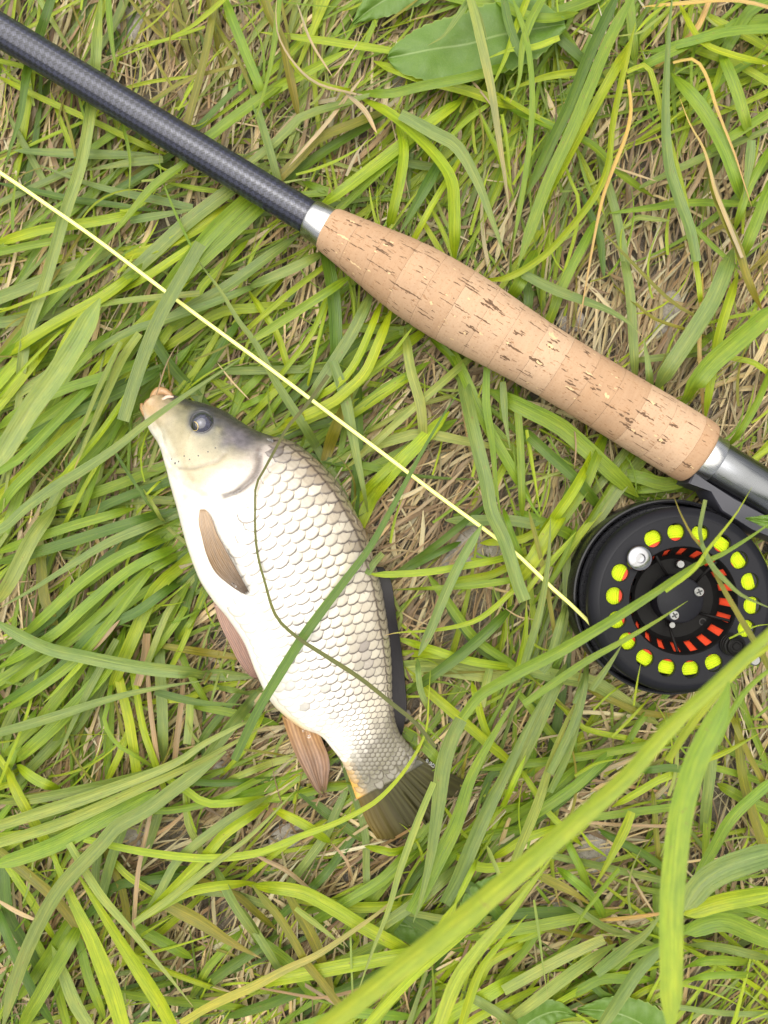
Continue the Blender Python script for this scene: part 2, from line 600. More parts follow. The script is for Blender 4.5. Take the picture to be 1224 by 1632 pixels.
# reel seat
rod_prof_obj('seat_ring', [(690, 30), (690, 39.5), (691, 40.2), (722, 40.2), (724, 39.2), (724, 30)], M['silver'])
rod_prof_obj('reel_seat', [(723, 30), (723, 36.4), (724, 37), (770, 37.0), (800, 36.4), (1060, 36), (1062, 35), (1062, 20)], M['gunmetal'])
rod_prof_obj('butt_cap', [(1061, 30), (1061, 40), (1064, 42), (1110, 42), (1122, 36), (1126, 20)], M['black_ano'])

# ================================================================== fly reel
ZF = 0.036
RC = P(1089.5, 957.5, ZF)
reel = empty('fly_reel', RC)
tag(reel, 'black fly reel with round holes showing yellow line, lying face up at the right edge', 'fishing reel')
kf = pxs(ZF)
FC = P(1071, 952, .022)
fo = (0, 0, 0)          # the frame is concentric with the spool
def rl(name, prof, mat, n=96, cx=0, cy=0, cap0=False, cap1=False, parent=None, ang=35):
    v, f = lathe(prof, n, (cx, cy, 0), (0, 0, 1), up=(1, 0, 0))
    if cap0: f.append(tuple(range(n - 1, -1, -1)))
    if cap1: f.append(tuple((len(prof) - 1) * n + k for k in range(n)))
    o = local_obj(name, v, f, mat, parent or reel)
    return sharp(o, ang)
mm = .001
# frame: open drum, rim at z = -14 mm, back plate at -31 mm
rl('frame', [(-31 * mm, 2 * mm), (-31.5 * mm, 38 * mm), (-30 * mm, 39.2 * mm), (-15 * mm, 39.5 * mm), (-14 * mm, 39.2 * mm), (-13.7 * mm, 38.6 * mm), (-14.0 * mm, 37.9 * mm),
             (-15 * mm, 37.6 * mm), (-29 * mm, 37.4 * mm), (-29 * mm, 2 * mm)], M['black_rim'], n=128)
# spool: back flange, drum and front flange
rl('spool_flange', [(-15.8 * mm, 16 * mm), (-15.8 * mm, 36.6 * mm), (-15.0 * mm, 36.9 * mm), (-14.4 * mm, 36.4 * mm), (-14.4 * mm, 16 * mm)], M['black_rim'], n=128)
rl('spool_rim', [(-7.5 * mm, 33.0 * mm), (-7.5 * mm, 35.4 * mm), (-6.6 * mm, 36.2 * mm), (-3.4 * mm, 36.2 * mm), (-2.2 * mm, 35.7 * mm), (-.9 * mm, 34.2 * mm), (-.35 * mm, 33.3 * mm), (0, 32.6 * mm), (0, 32.2 * mm), (-1.9 * mm, 32.2 * mm), (-7.5 * mm, 33.0 * mm)], M['black_ano'], n=128)

NH = 18
RH, HR = 26.6 * mm, 3.35 * mm
RI, ROUT = 21.0 * mm, 32.25 * mm
A0 = math.atan2(957 - 890, 1020 - 1089.5)        # the silver knob's direction
def face_plate():
    v, f = [], []
    top, bot = 0.0, -1.8 * mm
    n = 32
    skip = {0, NH // 2}
    for k in range(NH):
        c = A0 + 2 * math.pi * k / NH
        hc = (math.cos(c) * RH, math.sin(c) * RH)
        half = math.pi / NH
        base = len(v)
        # outer boundary of the sector sampled by rays from the hole centre
        ring_o, ring_i = [], []
        bnd = []
        m = 16
        for i in range(m): bnd.append((RI, c - half + 2 * half * i / m))
        for i in range(m): bnd.append((RI + (ROUT - RI) * i / m, c + half))
        for i in range(m): bnd.append((ROUT, c + half - 2 * half * i / m))
        for i in range(m): bnd.append((ROUT - (ROUT - RI) * i / m, c - half))
        for r, a in bnd:
            p = (r * math.cos(a), r * math.sin(a))
            ring_o.append(p)
            d = (p[0] - hc[0], p[1] - hc[1])
            L = math.hypot(*d)
            ring_i.append((hc[0] + d[0] / L * HR, hc[1] + d[1] / L * HR))
        N = len(bnd)
        bev = .25 * mm
        for p in ring_o: v.append((p[0], p[1], top))
        for p in ring_i:
            d = ((p[0] - hc[0]) / HR, (p[1] - hc[1]) / HR)
            v.append((p[0] + d[0] * bev, p[1] + d[1] * bev, top))
        for p in ring_i: v.append((p[0], p[1], top - bev))
        for p in ring_i: v.append((p[0], p[1], bot))
        for i in range(N):
            j = (i + 1) % N
            f.append((base + i, base + N + i, base + N + j, base + j)[::-1])
            if k in skip:
                continue
            f.append((base + N + i, base + 2 * N + i, base + 2 * N + j, base + N + j)[::-1])
            f.append((base + 2 * N + i, base + 3 * N + i, base + 3 * N + j, base + 2 * N + j)[::-1])
        if k in skip:
            f.append(tuple(base + N + i for i in range(N))[::-1])
    return v, f
sharp(local_obj('spool_face', *face_plate(), M['black_ano'], reel), 30)

# the recessed dish with its slanting slots
def dish():
    v, f = [], []
    ns = 20
    sub = 6
    prof = [(0.0, 21.0), (-.5, 20.6), (-1.0, 20.4), (-2.4, 20.1), (-8.8, 17.3), (-9.8, 16.7), (-10.8, 15.6), (-11.0, 8)]
    N = ns * sub
    for z, r in prof:
        for k in range(N):
            a = 2 * math.pi * k / N + .12
            v.append((r * mm * math.cos(a), r * mm * math.sin(a), z * mm))
    for i in range(len(prof) - 1):
        for k in range(N):
            if i == 3 and k % sub in (1, 2, 3):
                continue
            k2 = (k + 1) % N
            f.append((i * N + k, (i + 1) * N + k, (i + 1) * N + k2, i * N + k2))
    # slot edges: short inward walls
    for k in range(ns):
        for side, kk in ((0, 1), (1, 4)):
            a = 2 * math.pi * (k * sub + kk) / N + .12
            b = len(v)
            for z, r in ((-2.4, 20.1), (-8.8, 17.3)):
                for d in (0, 1.1):
                    v.append(((r + d * .6) * mm * math.cos(a), (r + d * .6) * mm * math.sin(a), (z - d) * mm))
            f.append((b, b + 1, b + 3, b + 2))
    return v, f
sharp(local_obj('spool_dish', *dish(), M['black_deep'], reel), 40)
# ribs between slots in the dish floor
ribs = []
for k in range(5):
    a = 2 * math.pi * k / 5 + .5
    p0 = Vector((math.cos(a) * 7 * mm, math.sin(a) * 7 * mm, -10.3 * mm))
    p1 = Vector((math.cos(a + .35) * 20 * mm, math.sin(a + .35) * 20 * mm, -1.2 * mm))
    ribs.append(tube([p0, p0.lerp(p1, .5) + Vector((0, 0, -1.2 * mm)), p1], .6 * mm, 8))
for q in ribs: local_obj('spool_spoke', *q, M['black_deep'], reel)

# wound line: every turn a bead on a lathe profile
def winding(r0, r1, ztop, step):
    prof = []
    n = int(round((r1 - r0) / step))
    for i in range(n):
        r = r0 + (i + .5) * step
        for a in (-70, -35, 0, 35, 70):
            prof.append((ztop + step * .5 * math.cos(math.radians(a)) + rng.uniform(-.04, .04) * mm, r + step * .5 * math.sin(math.radians(a))))
    prof.append((ztop - 6 * mm, r1))
    return prof
rl('yellow_line', winding(24.2 * mm, 29.2 * mm, -3.0 * mm, .85 * mm), M['line_y'], n=96, ang=80)
rl('orange_backing', [(-12 * mm, 17.0 * mm), (-8.8 * mm, 18.3 * mm), (-2.4 * mm, 21.0 * mm)] + winding(21.2 * mm, 24.3 * mm, -3.1 * mm, .55 * mm), M['line_o'], n=96, ang=80)

# hub
rl('hub_cap', [(-11 * mm, 9.6 * mm), (-4.6 * mm, 9.3 * mm), (-3.6 * mm, 9.0 * mm), (-3.2 * mm, 8.3 * mm), (-3.1 * mm, .05 * mm)], M['black_ano'], n=64, cap1=True)
def cross_screw(px, py, r, z):
    q = P(px, py, ZF + z) - RC
    s = rl('screw', [(z - 1 * mm, r), (z + .35 * mm, r), (z + .6 * mm, r * .85), (z + .66 * mm, r * .1)], M['screw'], n=28, cx=q.x, cy=q.y, cap1=True)
    pts = []
    a0 = rng.uniform(0, 1.5)
    for k in range(2):
        a = a0 + k * math.pi / 2
        dx, dy = math.cos(a), math.sin(a)
        L, W = r * .62, r * .15
        zt = z + .70 * mm + k * .01 * mm
        pts.append(([(q.x + dx * L - dy * W, q.y + dy * L + dx * W, zt), (q.x - dx * L - dy * W, q.y - dy * L + dx * W, zt),
                     (q.x - dx * L + dy * W, q.y - dy * L - dx * W, zt), (q.x + dx * L + dy * W, q.y + dy * L - dx * W, zt)], [(0, 1, 2, 3)]))
    local_obj('cross_slot', *merge(*pts), M['slot'], s, smooth=False)
cross_screw(1114, 943, 1.95 * mm, -3.1 * mm)
cross_screw(1074.5, 980.5, 1.95 * mm, -3.1 * mm)
q = P(1083.5, 899, ZF - .009) - RC
rl('pin', [(-11 * mm, 1.7 * mm), (-8.2 * mm, 1.7 * mm), (-7.9 * mm, 1.4 * mm)], M['screw'], n=24, cx=q.x, cy=q.y, cap1=True)
q = P(1069.5, 995.5, ZF - .008) - RC
rl('pin', [(-11 * mm, 1.3 * mm), (-6.8 * mm, 1.3 * mm), (-6.5 * mm, 1.1 * mm)], M['screw'], n=24, cx=q.x, cy=q.y, cap1=True)
for px, py in ((1091, 881), (1120, 991)):
    q = P(px, py, ZF - .0108) - RC
    rl('dish_hole', [(-10.9 * mm, 1.5 * mm), (-10.7 * mm, 1.5 * mm), (-10.7 * mm, 1.1 * mm), (-10.95 * mm, 1.0 * mm)], M['slot'], n=20, cx=q.x, cy=q.y, cap1=True)
# silver counterweight knob and the black winding handle opposite
q = P(1020.5, 890, ZF + .003) - RC
rl('counterweight', [(0 * mm, 4.7 * mm), (2.0 * mm, 5.0 * mm), (2.6 * mm, 4.85 * mm), (3.1 * mm, 4.3 * mm), (3.45 * mm, 3.3 * mm), (3.6 * mm, 2.2 * mm), (3.62 * mm, 1.9 * mm), (2.4 * mm, 1.6 * mm), (2.3 * mm, .1 * mm)], M['chrome'], n=40, cx=q.x, cy=q.y, cap1=True)
q = P(1170, 1029, ZF + .004) - RC
hp = [(0, 3.2 * mm)]
for i in range(3):
    hp += [((.6 + i * 1.7) * mm, (4.3 - i * .12) * mm), ((1.5 + i * 1.7) * mm, (4.3 - i * .12) * mm), ((1.75 + i * 1.7) * mm, (3.7 - i * .12) * mm)]
hp += [(6.2 * mm, 3.2 * mm), (6.6 * mm, 2.6 * mm), (6.0 * mm, 2.3 * mm), (6.0 * mm, 1.6 * mm), (6.4 * mm, 1.3 * mm), (6.4 * mm, .1 * mm)]
rl('winding_handle', hp, M['black_deep'], n=40, cx=q.x, cy=q.y, cap1=True)
q = P(1203, 1052, ZF + .001) - RC
rl('drag_knob', [(-3 * mm, 2.2 * mm), (1.2 * mm, 2.2 * mm), (1.6 * mm, 1.7 * mm)], M['screw'], n=28, cx=q.x, cy=q.y, cap1=True)

# bracket between the frame and the seat, and the foot under the tube
def prism(poly_px, z0, z1, bev=.0006):
    n = len(poly_px)
    c = np.mean(np.array(poly_px, float), axis=0)
    v = []
    for z, sh in ((z0, 0), (z1 - bev, 0), (z1, 1)):
        for p in poly_px:
            d = np.array(p, float) - c
            L = np.linalg.norm(d)
            q = c + d * (1 - sh * bev / kf / L)
            w = P(q[0], q[1], z1) - RC
            v.append((w.x, w.y, z - ZF))
    f = [tuple(range(n))[::-1], tuple(2 * n + i for i in range(n))]
    for r in range(2):
        for i in range(n):
            j = (i + 1) % n
            f.append((r * n + i, r * n + j, (r + 1) * n + j, (r + 1) * n + i))
    return v, f
sharp(local_obj('reel_bracket', *prism([(1106, 752), (1122, 764), (1172, 794), (1250, 838), (1262, 870), (1200, 845), (1150, 815), (1136, 790), (1132, 782), (1098, 770)], .012, .0275), M['foot'], reel), 30)

# ================================================================== fish
belly = [(226, 652), (237, 683), (253, 708), (264, 742), (273, 776), (283, 811), (293, 850), (305, 889), (320, 926), (341, 958), (364, 986), (390, 1026),
         (408, 1072), (429, 1114), (451, 1138), (480, 1160), (510, 1172), (529, 1193), (546, 1216), (558, 1245), (568, 1274)]
back = [(254, 624), (276, 629), (298, 636), (322, 642), (357, 654), (386, 673), (411, 687), (440, 697), (470, 709), (505, 738), (540, 778), (565, 822), (581, 856),
        (602, 928), (612, 981), (619, 1033), (622, 1079), (623, 1111), (629, 1151), (639, 1177), (656, 1197), (676, 1216)]
NTs, NSs = 280, 160
bl = crom(belly, NTs); bk = crom(back, NTs)
tt = np.linspace(0, 1, NTs)
hh = np.interp(tt, [0, .03, .08, .15, .24, .34, .45, .58, .70, .80, .90, 1], np.array([3.2, 5.2, 8, 11, 14, 15.8, 15.6, 13.6, 10.6, 7.4, 4.0, 1.0])) * .001
kk = np.ones(25) / 25
hh = np.convolve(np.pad(hh, 12, mode='edge'), kk, mode='valid')
zm = .0075 + hh * .82
fB = np.stack([Pn(bl[i:i + 1], zm[i])[0] for i in range(NTs)])
fD = np.stack([Pn(bk[i:i + 1], zm[i])[0] for i in range(NTs)])

def fish_s(ti, s, up=1):
    """point on the body: fractional index ti (0..NTs-1), s in -1 (belly) .. 1 (back)"""
    i = int(min(max(ti, 0), NTs - 1.001)); u = ti - i
    b = fB[i] * (1 - u) + fB[i + 1] * u
    d = fD[i] * (1 - u) + fD[i + 1] * u
    h = hh[i] * (1 - u) + hh[i + 1] * u
    z = zm[i] * (1 - u) + zm[i + 1] * u
    p = (b + d) / 2 + s * (d - b) / 2
    p[2] = z + up * h * max(0., 1 - s * s) ** .5 * (1 - .10 * max(0, s))
    return p

# creases of the head (photo pixels): gill-cover edge, preopercle, jaw, branchiostegal folds
def Z1(*q): return [(200 + x / 4.08, 590 + y / 4.08) for x, y in q]
creases = [
    (Z1((865, 560), (862, 620), (835, 680), (780, 740), (720, 785), (650, 810), (580, 825), (500, 825)), .9, 5.0),
    (Z1((640, 545), (600, 590), (530, 610), (440, 630), (350, 632), (300, 615), (262, 560)), .38, 3.5),
    (Z1((560, 745), (640, 770), (700, 760)), .3, 3),
    (Z1((300, 700), (400, 760), (480, 815), (560, 900), (620, 910), (700, 850), (760, 780)), .35, 3.5),
    (Z1((260, 640), (330, 700), (420, 720), (520, 745), (640, 760)), .25, 3),
    (Z1((190, 330), (230, 400), (250, 480), (300, 580)), .25, 3),
]
mesh_v = []
row_idx = []
ph = np.linspace(0, 2 * np.pi, NSs, endpoint=False)
for i in range(NTs):
    s = -np.cos(ph)
    zz = np.sin(ph)
    b, d = fB[i], fD[i]
    p = (b + d)[None] / 2 + s[:, None] * (d - b)[None] / 2
    lower = np.where(zz < 0, .92, 1.0)
    p[:, 2] = zm[i] + hh[i] * zz * lower * (1 - .10 * np.maximum(0, s))
    mesh_v.append(p)
fv = np.array(mesh_v)                         # NTs x NSs x 3
fpx = proj(fv)
topmask = np.broadcast_to((np.sin(ph) > -.05)[None, :], (NTs, NSs))
def seg_dist(pts, line):
    best = np.full(pts.shape[:-1], 1e9)
    for a, b in zip(line[:-1], line[1:]):
        a = np.array(a); b = np.array(b)
        ab = b - a
        t = np.clip(((pts - a) @ ab) / (ab @ ab), 0, 1)
        best = np.minimum(best, np.linalg.norm(pts - (a + t[..., None] * ab), axis=-1))
    return best
disp = np.zeros((NTs, NSs))
for line, depth, wid in creases:
    L = resample(crom(line, 40), 26)
    dd = seg_dist(fpx, L)
    disp -= np.where(topmask, 1.35 * depth * .001 * np.exp(-(dd / wid) ** 2), 0)
# gentle swelling of gill cover, hollow before the eye
def blob(cx, cy, r, a):
    global disp
    dd = np.hypot(fpx[..., 0] - cx, fpx[..., 1] - cy)
    disp += np.where(topmask, a * .001 * np.exp(-(dd / r) ** 2), 0)
blob(372, 745, 30, 1.0); blob(322, 672, 24, .9); blob(275, 690, 22, -.5); blob(345, 790, 25, .5); blob(400, 705, 16, -.4)
# the gill cover and the cheek plate stand proud of what lies behind them: a real step
def signed(pts, line):
    best = np.full(pts.shape[:-1], 1e9); sg = np.zeros(pts.shape[:-1])
    for a, b in zip(line[:-1], line[1:]):
        a = np.array(a); b = np.array(b)
        ab = b - a
        t = np.clip(((pts - a) @ ab) / (ab @ ab), 0, 1)
        v_ = pts - (a + t[..., None] * ab)
        d = np.linalg.norm(v_, axis=-1)
        cr = ab[0] * v_[..., 1] - ab[1] * v_[..., 0]
        m = d < best
        best = np.where(m, d, best); sg = np.where(m, np.sign(cr), sg)
    return best * sg
for line, hgt, reach in ((creases[0][0], .00085, 26), (creases[1][0], .00035, 16)):
    L = resample(crom(line, 40), 30)
    sd = signed(fpx, L)
    dd = np.abs(sd)
    ends = np.minimum(1, np.minimum(np.linalg.norm(fpx - np.array(L[0]), axis=-1), np.linalg.norm(fpx - np.array(L[-1]), axis=-1)) / 14)
    disp += np.where(topmask & (sd > 0), hgt * np.exp(-dd / reach) * ends, 0)
wob = np.array([[mnoise.noise(Vector(q * 160)) for q in row] for row in fv]) * .00016
fv[..., 2] += disp + wob

def on_fish(px, py):
    """surface point seen at a photo pixel (top side), with index"""
    d = (TPX[..., 0] - px) ** 2 + (TPX[..., 1] - py) ** 2
    k = np.argmin(d)
    i, j = np.unravel_index(k, d.shape)
    return TOPV[i, j], math.sqrt(d[i, j]), i, j
jt = np.arange(0, NSs // 2 + 1)
TOPV = fv[:, jt]
TPX = proj(TOPV)
def fish_top_z(px, py):
    p, d, i, j = on_fish(px, py)
    return p[2], d
# skin pigment -------------------------------------------------------
T2 = np.broadcast_to(tt[:, None], (NTs, NSs))
S2 = np.broadcast_to(-np.cos(ph)[None], (NTs, NSs))
def lerp3(a, b, f): return np.asarray(a) * (1 - f[..., None]) + np.asarray(b) * f[..., None]
def sm(x, a, b):
    t = np.clip((x - a) / (b - a), 0, 1)
    return t * t * (3 - 2 * t)
nz = np.array([[mnoise.noise(Vector(q * 210)) for q in row] for row in fv])
nz2 = np.array([[mnoise.noise(Vector(q * 600)) for q in row] for row in fv])
white = np.array((.71, .67, .605)); cream = np.array((.35, .30, .195)); cheek = np.array((.17, .152, .085)); dark = np.array((.040, .036, .034))
col = np.broadcast_to(white, (NTs, NSs, 3)).copy()
headw = 1 - sm(T2, .22, .29)
hcol = lerp3(white, cream, sm(S2 + nz * .12, -.95, -.35))
hcol = lerp3(hcol, cheek, sm(S2 + nz * .15, -.25, .45))
hcol = lerp3(hcol, dark, sm(S2 + nz * .18 + T2 * .4, .45, .88))
# opercle is paler, snout tan-pink
d_ = np.hypot(fpx[..., 0] - 365, fpx[..., 1] - 758)
hcol = lerp3(hcol, (.50, .42, .29), np.exp(-(d_ / 30) ** 2) * .95)
d_ = np.hypot((fpx[..., 0] - 374) * .8, fpx[..., 1] - 703)
hcol = lerp3(hcol, (.10, .085, .10), np.clip(np.exp(-(d_ / 19) ** 2) * (1 + nz * .9), 0, .9))
d_ = np.hypot(fpx[..., 0] - 236, fpx[..., 1] - 645)
hcol = lerp3(hcol, (.52, .33, .18), np.exp(-(d_ / 24) ** 2) * .9)
d_ = np.hypot(fpx[..., 0] - 321, fpx[..., 1] - 672)
hcol = lerp3(hcol, (.05, .052, .07), np.exp(-(d_ / 23) ** 6) * .95)
# body skin between the scales: dusky above, white below
bcol = lerp3(white, (.44, .38, .34), sm(S2, -.25, .35))
bcol = lerp3(bcol, (.07, .06, .06), sm(S2 + nz * .1, .80, .96))
tl = sm(T2 + nz * .015, .86, .97)
tcol = lerp3((.50, .27, .045), (.13, .115, .078), sm(S2 + nz * .12, -.95, -.55))
tcol = lerp3(tcol, (.06, .055, .045), sm(S2, .5, .9))
bcol = lerp3(bcol, tcol, tl)
yb = np.exp(-((T2 - .77) / .05) ** 2) * sm(-S2, .80, .99)
bcol = lerp3(bcol, (.62, .38, .10), yb * .7)
col = lerp3(bcol, hcol, headw)
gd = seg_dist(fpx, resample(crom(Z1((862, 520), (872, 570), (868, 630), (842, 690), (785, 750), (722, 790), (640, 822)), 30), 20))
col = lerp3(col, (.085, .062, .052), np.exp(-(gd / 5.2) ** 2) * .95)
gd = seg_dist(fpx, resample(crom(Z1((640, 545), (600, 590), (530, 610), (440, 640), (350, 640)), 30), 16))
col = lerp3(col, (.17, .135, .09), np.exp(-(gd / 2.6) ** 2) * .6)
mott = sm(S2 + nz * .2, .15, .6) * headw
col *= (1 + nz2[..., None] * (.10 + .45 * mott[..., None]))
col = np.clip(col, .01, .92)
cola = np.concatenate([col, np.ones((NTs, NSs, 1))], -1).reshape(-1, 4)

t = NT('carp_skin')
cc = t.attr('col', 'Color')
co = t.coord()
n = t.noise(co, 1500, 4, .65)
n2 = t.noise(co, 420, 4, .6)
c = t.mix(t.mapr(n2, .45, .75, 0, .28), cc, t.mix(1., cc, (.62, .58, .55), 'MULTIPLY'))
spk = t.noise(co, 2300, 3, .65)
c = t.mix(t.mapr(spk, .56, .68, 0, .38), c, t.mix(1., c, (.42, .38, .34), 'MULTIPLY'))
t.set(color=c, spec=.5, coat=.7, coat_rough=.12, sss=.06)
t.b.inputs['Subsurface Radius'].default_value = (.002, .001, .0006)
t.set(rough=t.mapr(n, .3, .7, .26, .45))
fr = t.noise(co, 3200, 3, .6)
t.bump(t.math('ADD', t.math('ADD', n, t.math('MULTIPLY', fr, .4)), t.math('MULTIPLY', n2, .8)), .36, .0005)
M['skin'] = t.m

def scale_mat(name, per_attr):
    t = NT(name)
    if per_attr:
        base = t.attr('col', 'Color'); al = t.attr('col', 'Alpha'); rnd = t.sep(t.attr('rn'))[0]
    else:
        oi = t.node('ShaderNodeObjectInfo')
        base = oi.outputs['Color']; al = oi.outputs['Alpha']; rnd = oi.outputs['Random']
    sc = t.sep(t.attr('sc'))            # x: radial 0..1, y: along, z: across
    co = t.coord()
    r = sc[0]
    jag = t.noise(t.comb(t.math('MULTIPLY', sc[2], 2.5), t.math('MULTIPLY', sc[1], 2.5), t.math('MULTIPLY', rnd, 60.)), 1.6, 3, .6)
    rr = t.math('ADD', r, t.math('MULTIPLY', t.math('SUBTRACT', jag, .5), .16))
    edge = t.mapr(rr, .76, .92, 0, 1)
    # radial striae and pearly variation
    st = t.math('SINE', t.math('MULTIPLY', sc[2], 26.0))
    pn = t.noise(t.comb(sc[1], sc[2], t.math('MULTIPLY', rnd, 33.)), 1.7, 3, .6)
    c = t.mix(t.mapr(pn, .35, .7, 0, .5), base, t.mix(1., base, (.80, .76, .72), 'MULTIPLY'))
    c = t.mix(t.mapr(rnd, 0, 1, 0, .4), c, t.mix(1., c, (.86, .84, .86), 'MULTIPLY'))
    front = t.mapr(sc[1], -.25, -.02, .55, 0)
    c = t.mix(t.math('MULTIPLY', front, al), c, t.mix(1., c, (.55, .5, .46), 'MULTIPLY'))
    c = t.mix(t.math('MULTIPLY', edge, al), c, (.072, .054, .046))
    t.set(color=c, spec=.55, coat=.9, coat_rough=.08)
    t.set(rough=t.mapr(pn, .3, .7, .24, .40))
    t.bump(t.math('ADD', t.math('MULTIPLY', st, .4), pn), .12, .0003)
    return t.m
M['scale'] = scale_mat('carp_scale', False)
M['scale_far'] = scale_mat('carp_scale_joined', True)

fish = empty('carp', P(450, 960, 0.005))
tag(fish, 'small pale carp with dark edged scales lying on its side in the grass', 'fish')
ff = []
for i in range(NTs - 1):
    for j in range(NSs):
        j2 = (j + 1) % NSs
        ff.append((i * NSs + j, i * NSs + j2, (i + 1) * NSs + j2, (i + 1) * NSs + j))
ff.append(tuple(range(NSs))[::-1])
ff.append(tuple((NTs - 1) * NSs + j for j in range(NSs)))
mesh_obj('body', fv.reshape(-1, 3), ff, M['skin'], fish, attrs={'col': cola})

# ---- scales
def scale_shape():
    v, at, f = [(-.18, 0, .0)], [(0., -.18, 0.)], []
    angs = [math.radians(a) for a in (-118, -88, -60, -35, -12, 12, 35, 60, 88, 118)]
    rads = (.5, .84, 1.0)
    for r in rads:
        for a in angs:
            x, y = math.cos(a) * .62 * r - .04, math.sin(a) * .60 * r
            z = -.10 * (y / .6) ** 2 * r + (.02 if r < 1 else -.012)
            v.append((x, y, z)); at.append((r, x, y))
    n = len(angs)
    for k in range(n - 1):
        f.append((0, 1 + k, 2 + k))
        for i in range(2):
            b = 1 + i * n + k
            f.append((b, b + n, b + n + 1, b + 1))
    return np.array(v), np.array(at), f
SV, SA, SF = scale_shape()
sme = bpy.data.meshes.new('scale')
sme.from_pydata(SV.tolist(), [], SF)
sme.polygons.foreach_set('use_smooth', [True] * len(sme.polygons))
a_ = sme.attributes.new('sc', 'FLOAT_VECTOR', 'POINT'); a_.data.foreach_set('vector', SA.astype(np.float32).ravel())
sme.materials.append(M['scale'])

gill_line = resample(crom([(428, 694), (430, 715), (423, 742), (408, 768), (392, 792), (384, 815), (376, 850), (372, 890), (372, 960)], 40), 30)
def gill_x(py): return float(np.interp(py, gill_line[:, 1], gill_line[:, 0]))
cands = []
ROWS = 15
Wl = np.linalg.norm(fD - fB, axis=1)
# arc positions across the half ellipse -> s
def row_s(fr, i):
    th = np.linspace(0, np.pi, 200)
    x = -np.cos(th) * Wl[i] / 2
    z = np.sin(th) * hh[i]
    L = np.r_[0, np.cumsum(np.hypot(np.diff(x), np.diff(z)))]
    return -math.cos(np.interp(fr * L[-1], L, th))
stepL = np.linalg.norm(np.diff((fB + fD) / 2, axis=0), axis=1)
cum = np.r_[0, np.cumsum(stepL)]
Wmax = Wl.max()
stations = []
x = .12 * cum[-1]
k = 0
while x < cum[-1] * 1.0:
    ti = np.interp(x, cum, np.arange(NTs))
    w = np.interp(ti, np.arange(NTs), Wl)
    stations.append((ti, k))
    x += .5 * 17.2 * .000247 * (w / Wmax) ** .72     # half pitch: even rows then odd rows
    k += 1
for ti, k in stations:
    i0 = int(min(ti, NTs - 2))
    for r in range(ROWS):
        if (r + k) % 2: continue
        fr = (r + .5) / ROWS
        s = row_s(fr, i0)
        if s < -.86: continue
        if ti / (NTs - 1) > .945 and rng.random() < (ti / (NTs - 1) - .945) * 17: continue
        p = fish_s(ti, s)
        q = proj(p[None])[0]
        if q[0] < gill_x(q[1]) + 6 or q[1] < 700 - (q[0] - 428) * .1: continue
        if ti / (NTs - 1) < .5 and s < -.88: continue
        i = i0
        e = 1.2
        px_ = fish_s(min(ti + e, NTs - 1.01), s) - fish_s(max(ti - e, 0), s)
        ds = .02
        py_ = fish_s(ti, min(s + ds, .999)) - fish_s(ti, max(s - ds, -.999))
        X = Vector(px_).normalized(); Y = Vector(py_)
        Zv = X.cross(Y).normalized()
        sg = 1
        if Zv.z < 0: Zv = -Zv; sg = -1
        Y.normalize()
        Xp = (Y.cross(Zv) * sg).normalized()         # square to the row of scales
        if Xp.dot(X) < 0: Xp = -Xp
        X = (X * .35 + Xp * .65).normalized()
        Y = Zv.cross(X).normalized()
        w = np.interp(ti, np.arange(NTs), Wl)
        th = np.linspace(0, np.pi, 40)
        arc = np.hypot(np.diff(-np.cos(th) * Wl[i] / 2), np.diff(np.sin(th) * hh[i])).sum()
        wid = arc / ROWS
        pit = 17.2 * .000247 * (w / Wmax) ** .72
        area = wid * pit * max(.05, Zv.z)
        cands.append((area, ti, s, Vector(p), X, Y, Zv, wid, pit))
order = sorted(range(len(cands)), key=lambda q: -cands[q][0])
single = set(order[:300])
farv, farf, farc, fars, farr = [], [], [], [], []
def scale_col(ti, s, q):
    t_ = ti / (NTs - 1)
    def s1(x, a, b):
        u = min(max((x - a) / (b - a), 0), 1); return u * u * (3 - 2 * u)
    b = np.array((.70, .665, .60))
    mid = np.array((.515, .465, .375)); top = np.array((.25, .20, .14))
    c = b + (mid - b) * s1(s, -.1, .45)
    c = c + (top - c) * s1(s + rng.uniform(-.1, .1), .62, .99) * (.95 if t_ < .55 else .55)
    tailc = np.array((.42, .25, .07)) + (np.array((.155, .138, .10)) - np.array((.42, .25, .07))) * s1(s, -.95, -.6)
    c = c + (tailc - c) * s1(t_ + s * .025 + rng.uniform(-.012, .012), .845, .93)
    # dusky patch behind the nape and on the flank near the dorsal fin
    d1 = math.hypot(q[0] - 437, q[1] - 715)
    c = c + (np.array((.16, .13, .12)) - c) * math.exp(-(d1 / 24) ** 2) * .85
    for cx, cy, rr, am in ((573, 1030, 17, .75), (511, 903, 9, .6), (585, 1058, 12, .5), (508, 1008, 7, .5), (548, 1020, 6, .5)):
        d1 = math.hypot((q[0] - cx) * 1.5, q[1] - cy)
        c = c + (np.array((.15, .12, .125)) - c) * math.exp(-(d1 / rr) ** 2) * am
    c *= rng.uniform(.88, 1.05)
    if rng.random() < .06: c *= rng.uniform(.62, .85)
    al = .30 + .70 * s1(s, -.75, .0)
    if t_ > .55: al = .22 + .78 * s1(s, -.75, -.05)
    al *= rng.uniform(.75, 1.0)
    return np.clip(c, 0, .93), al
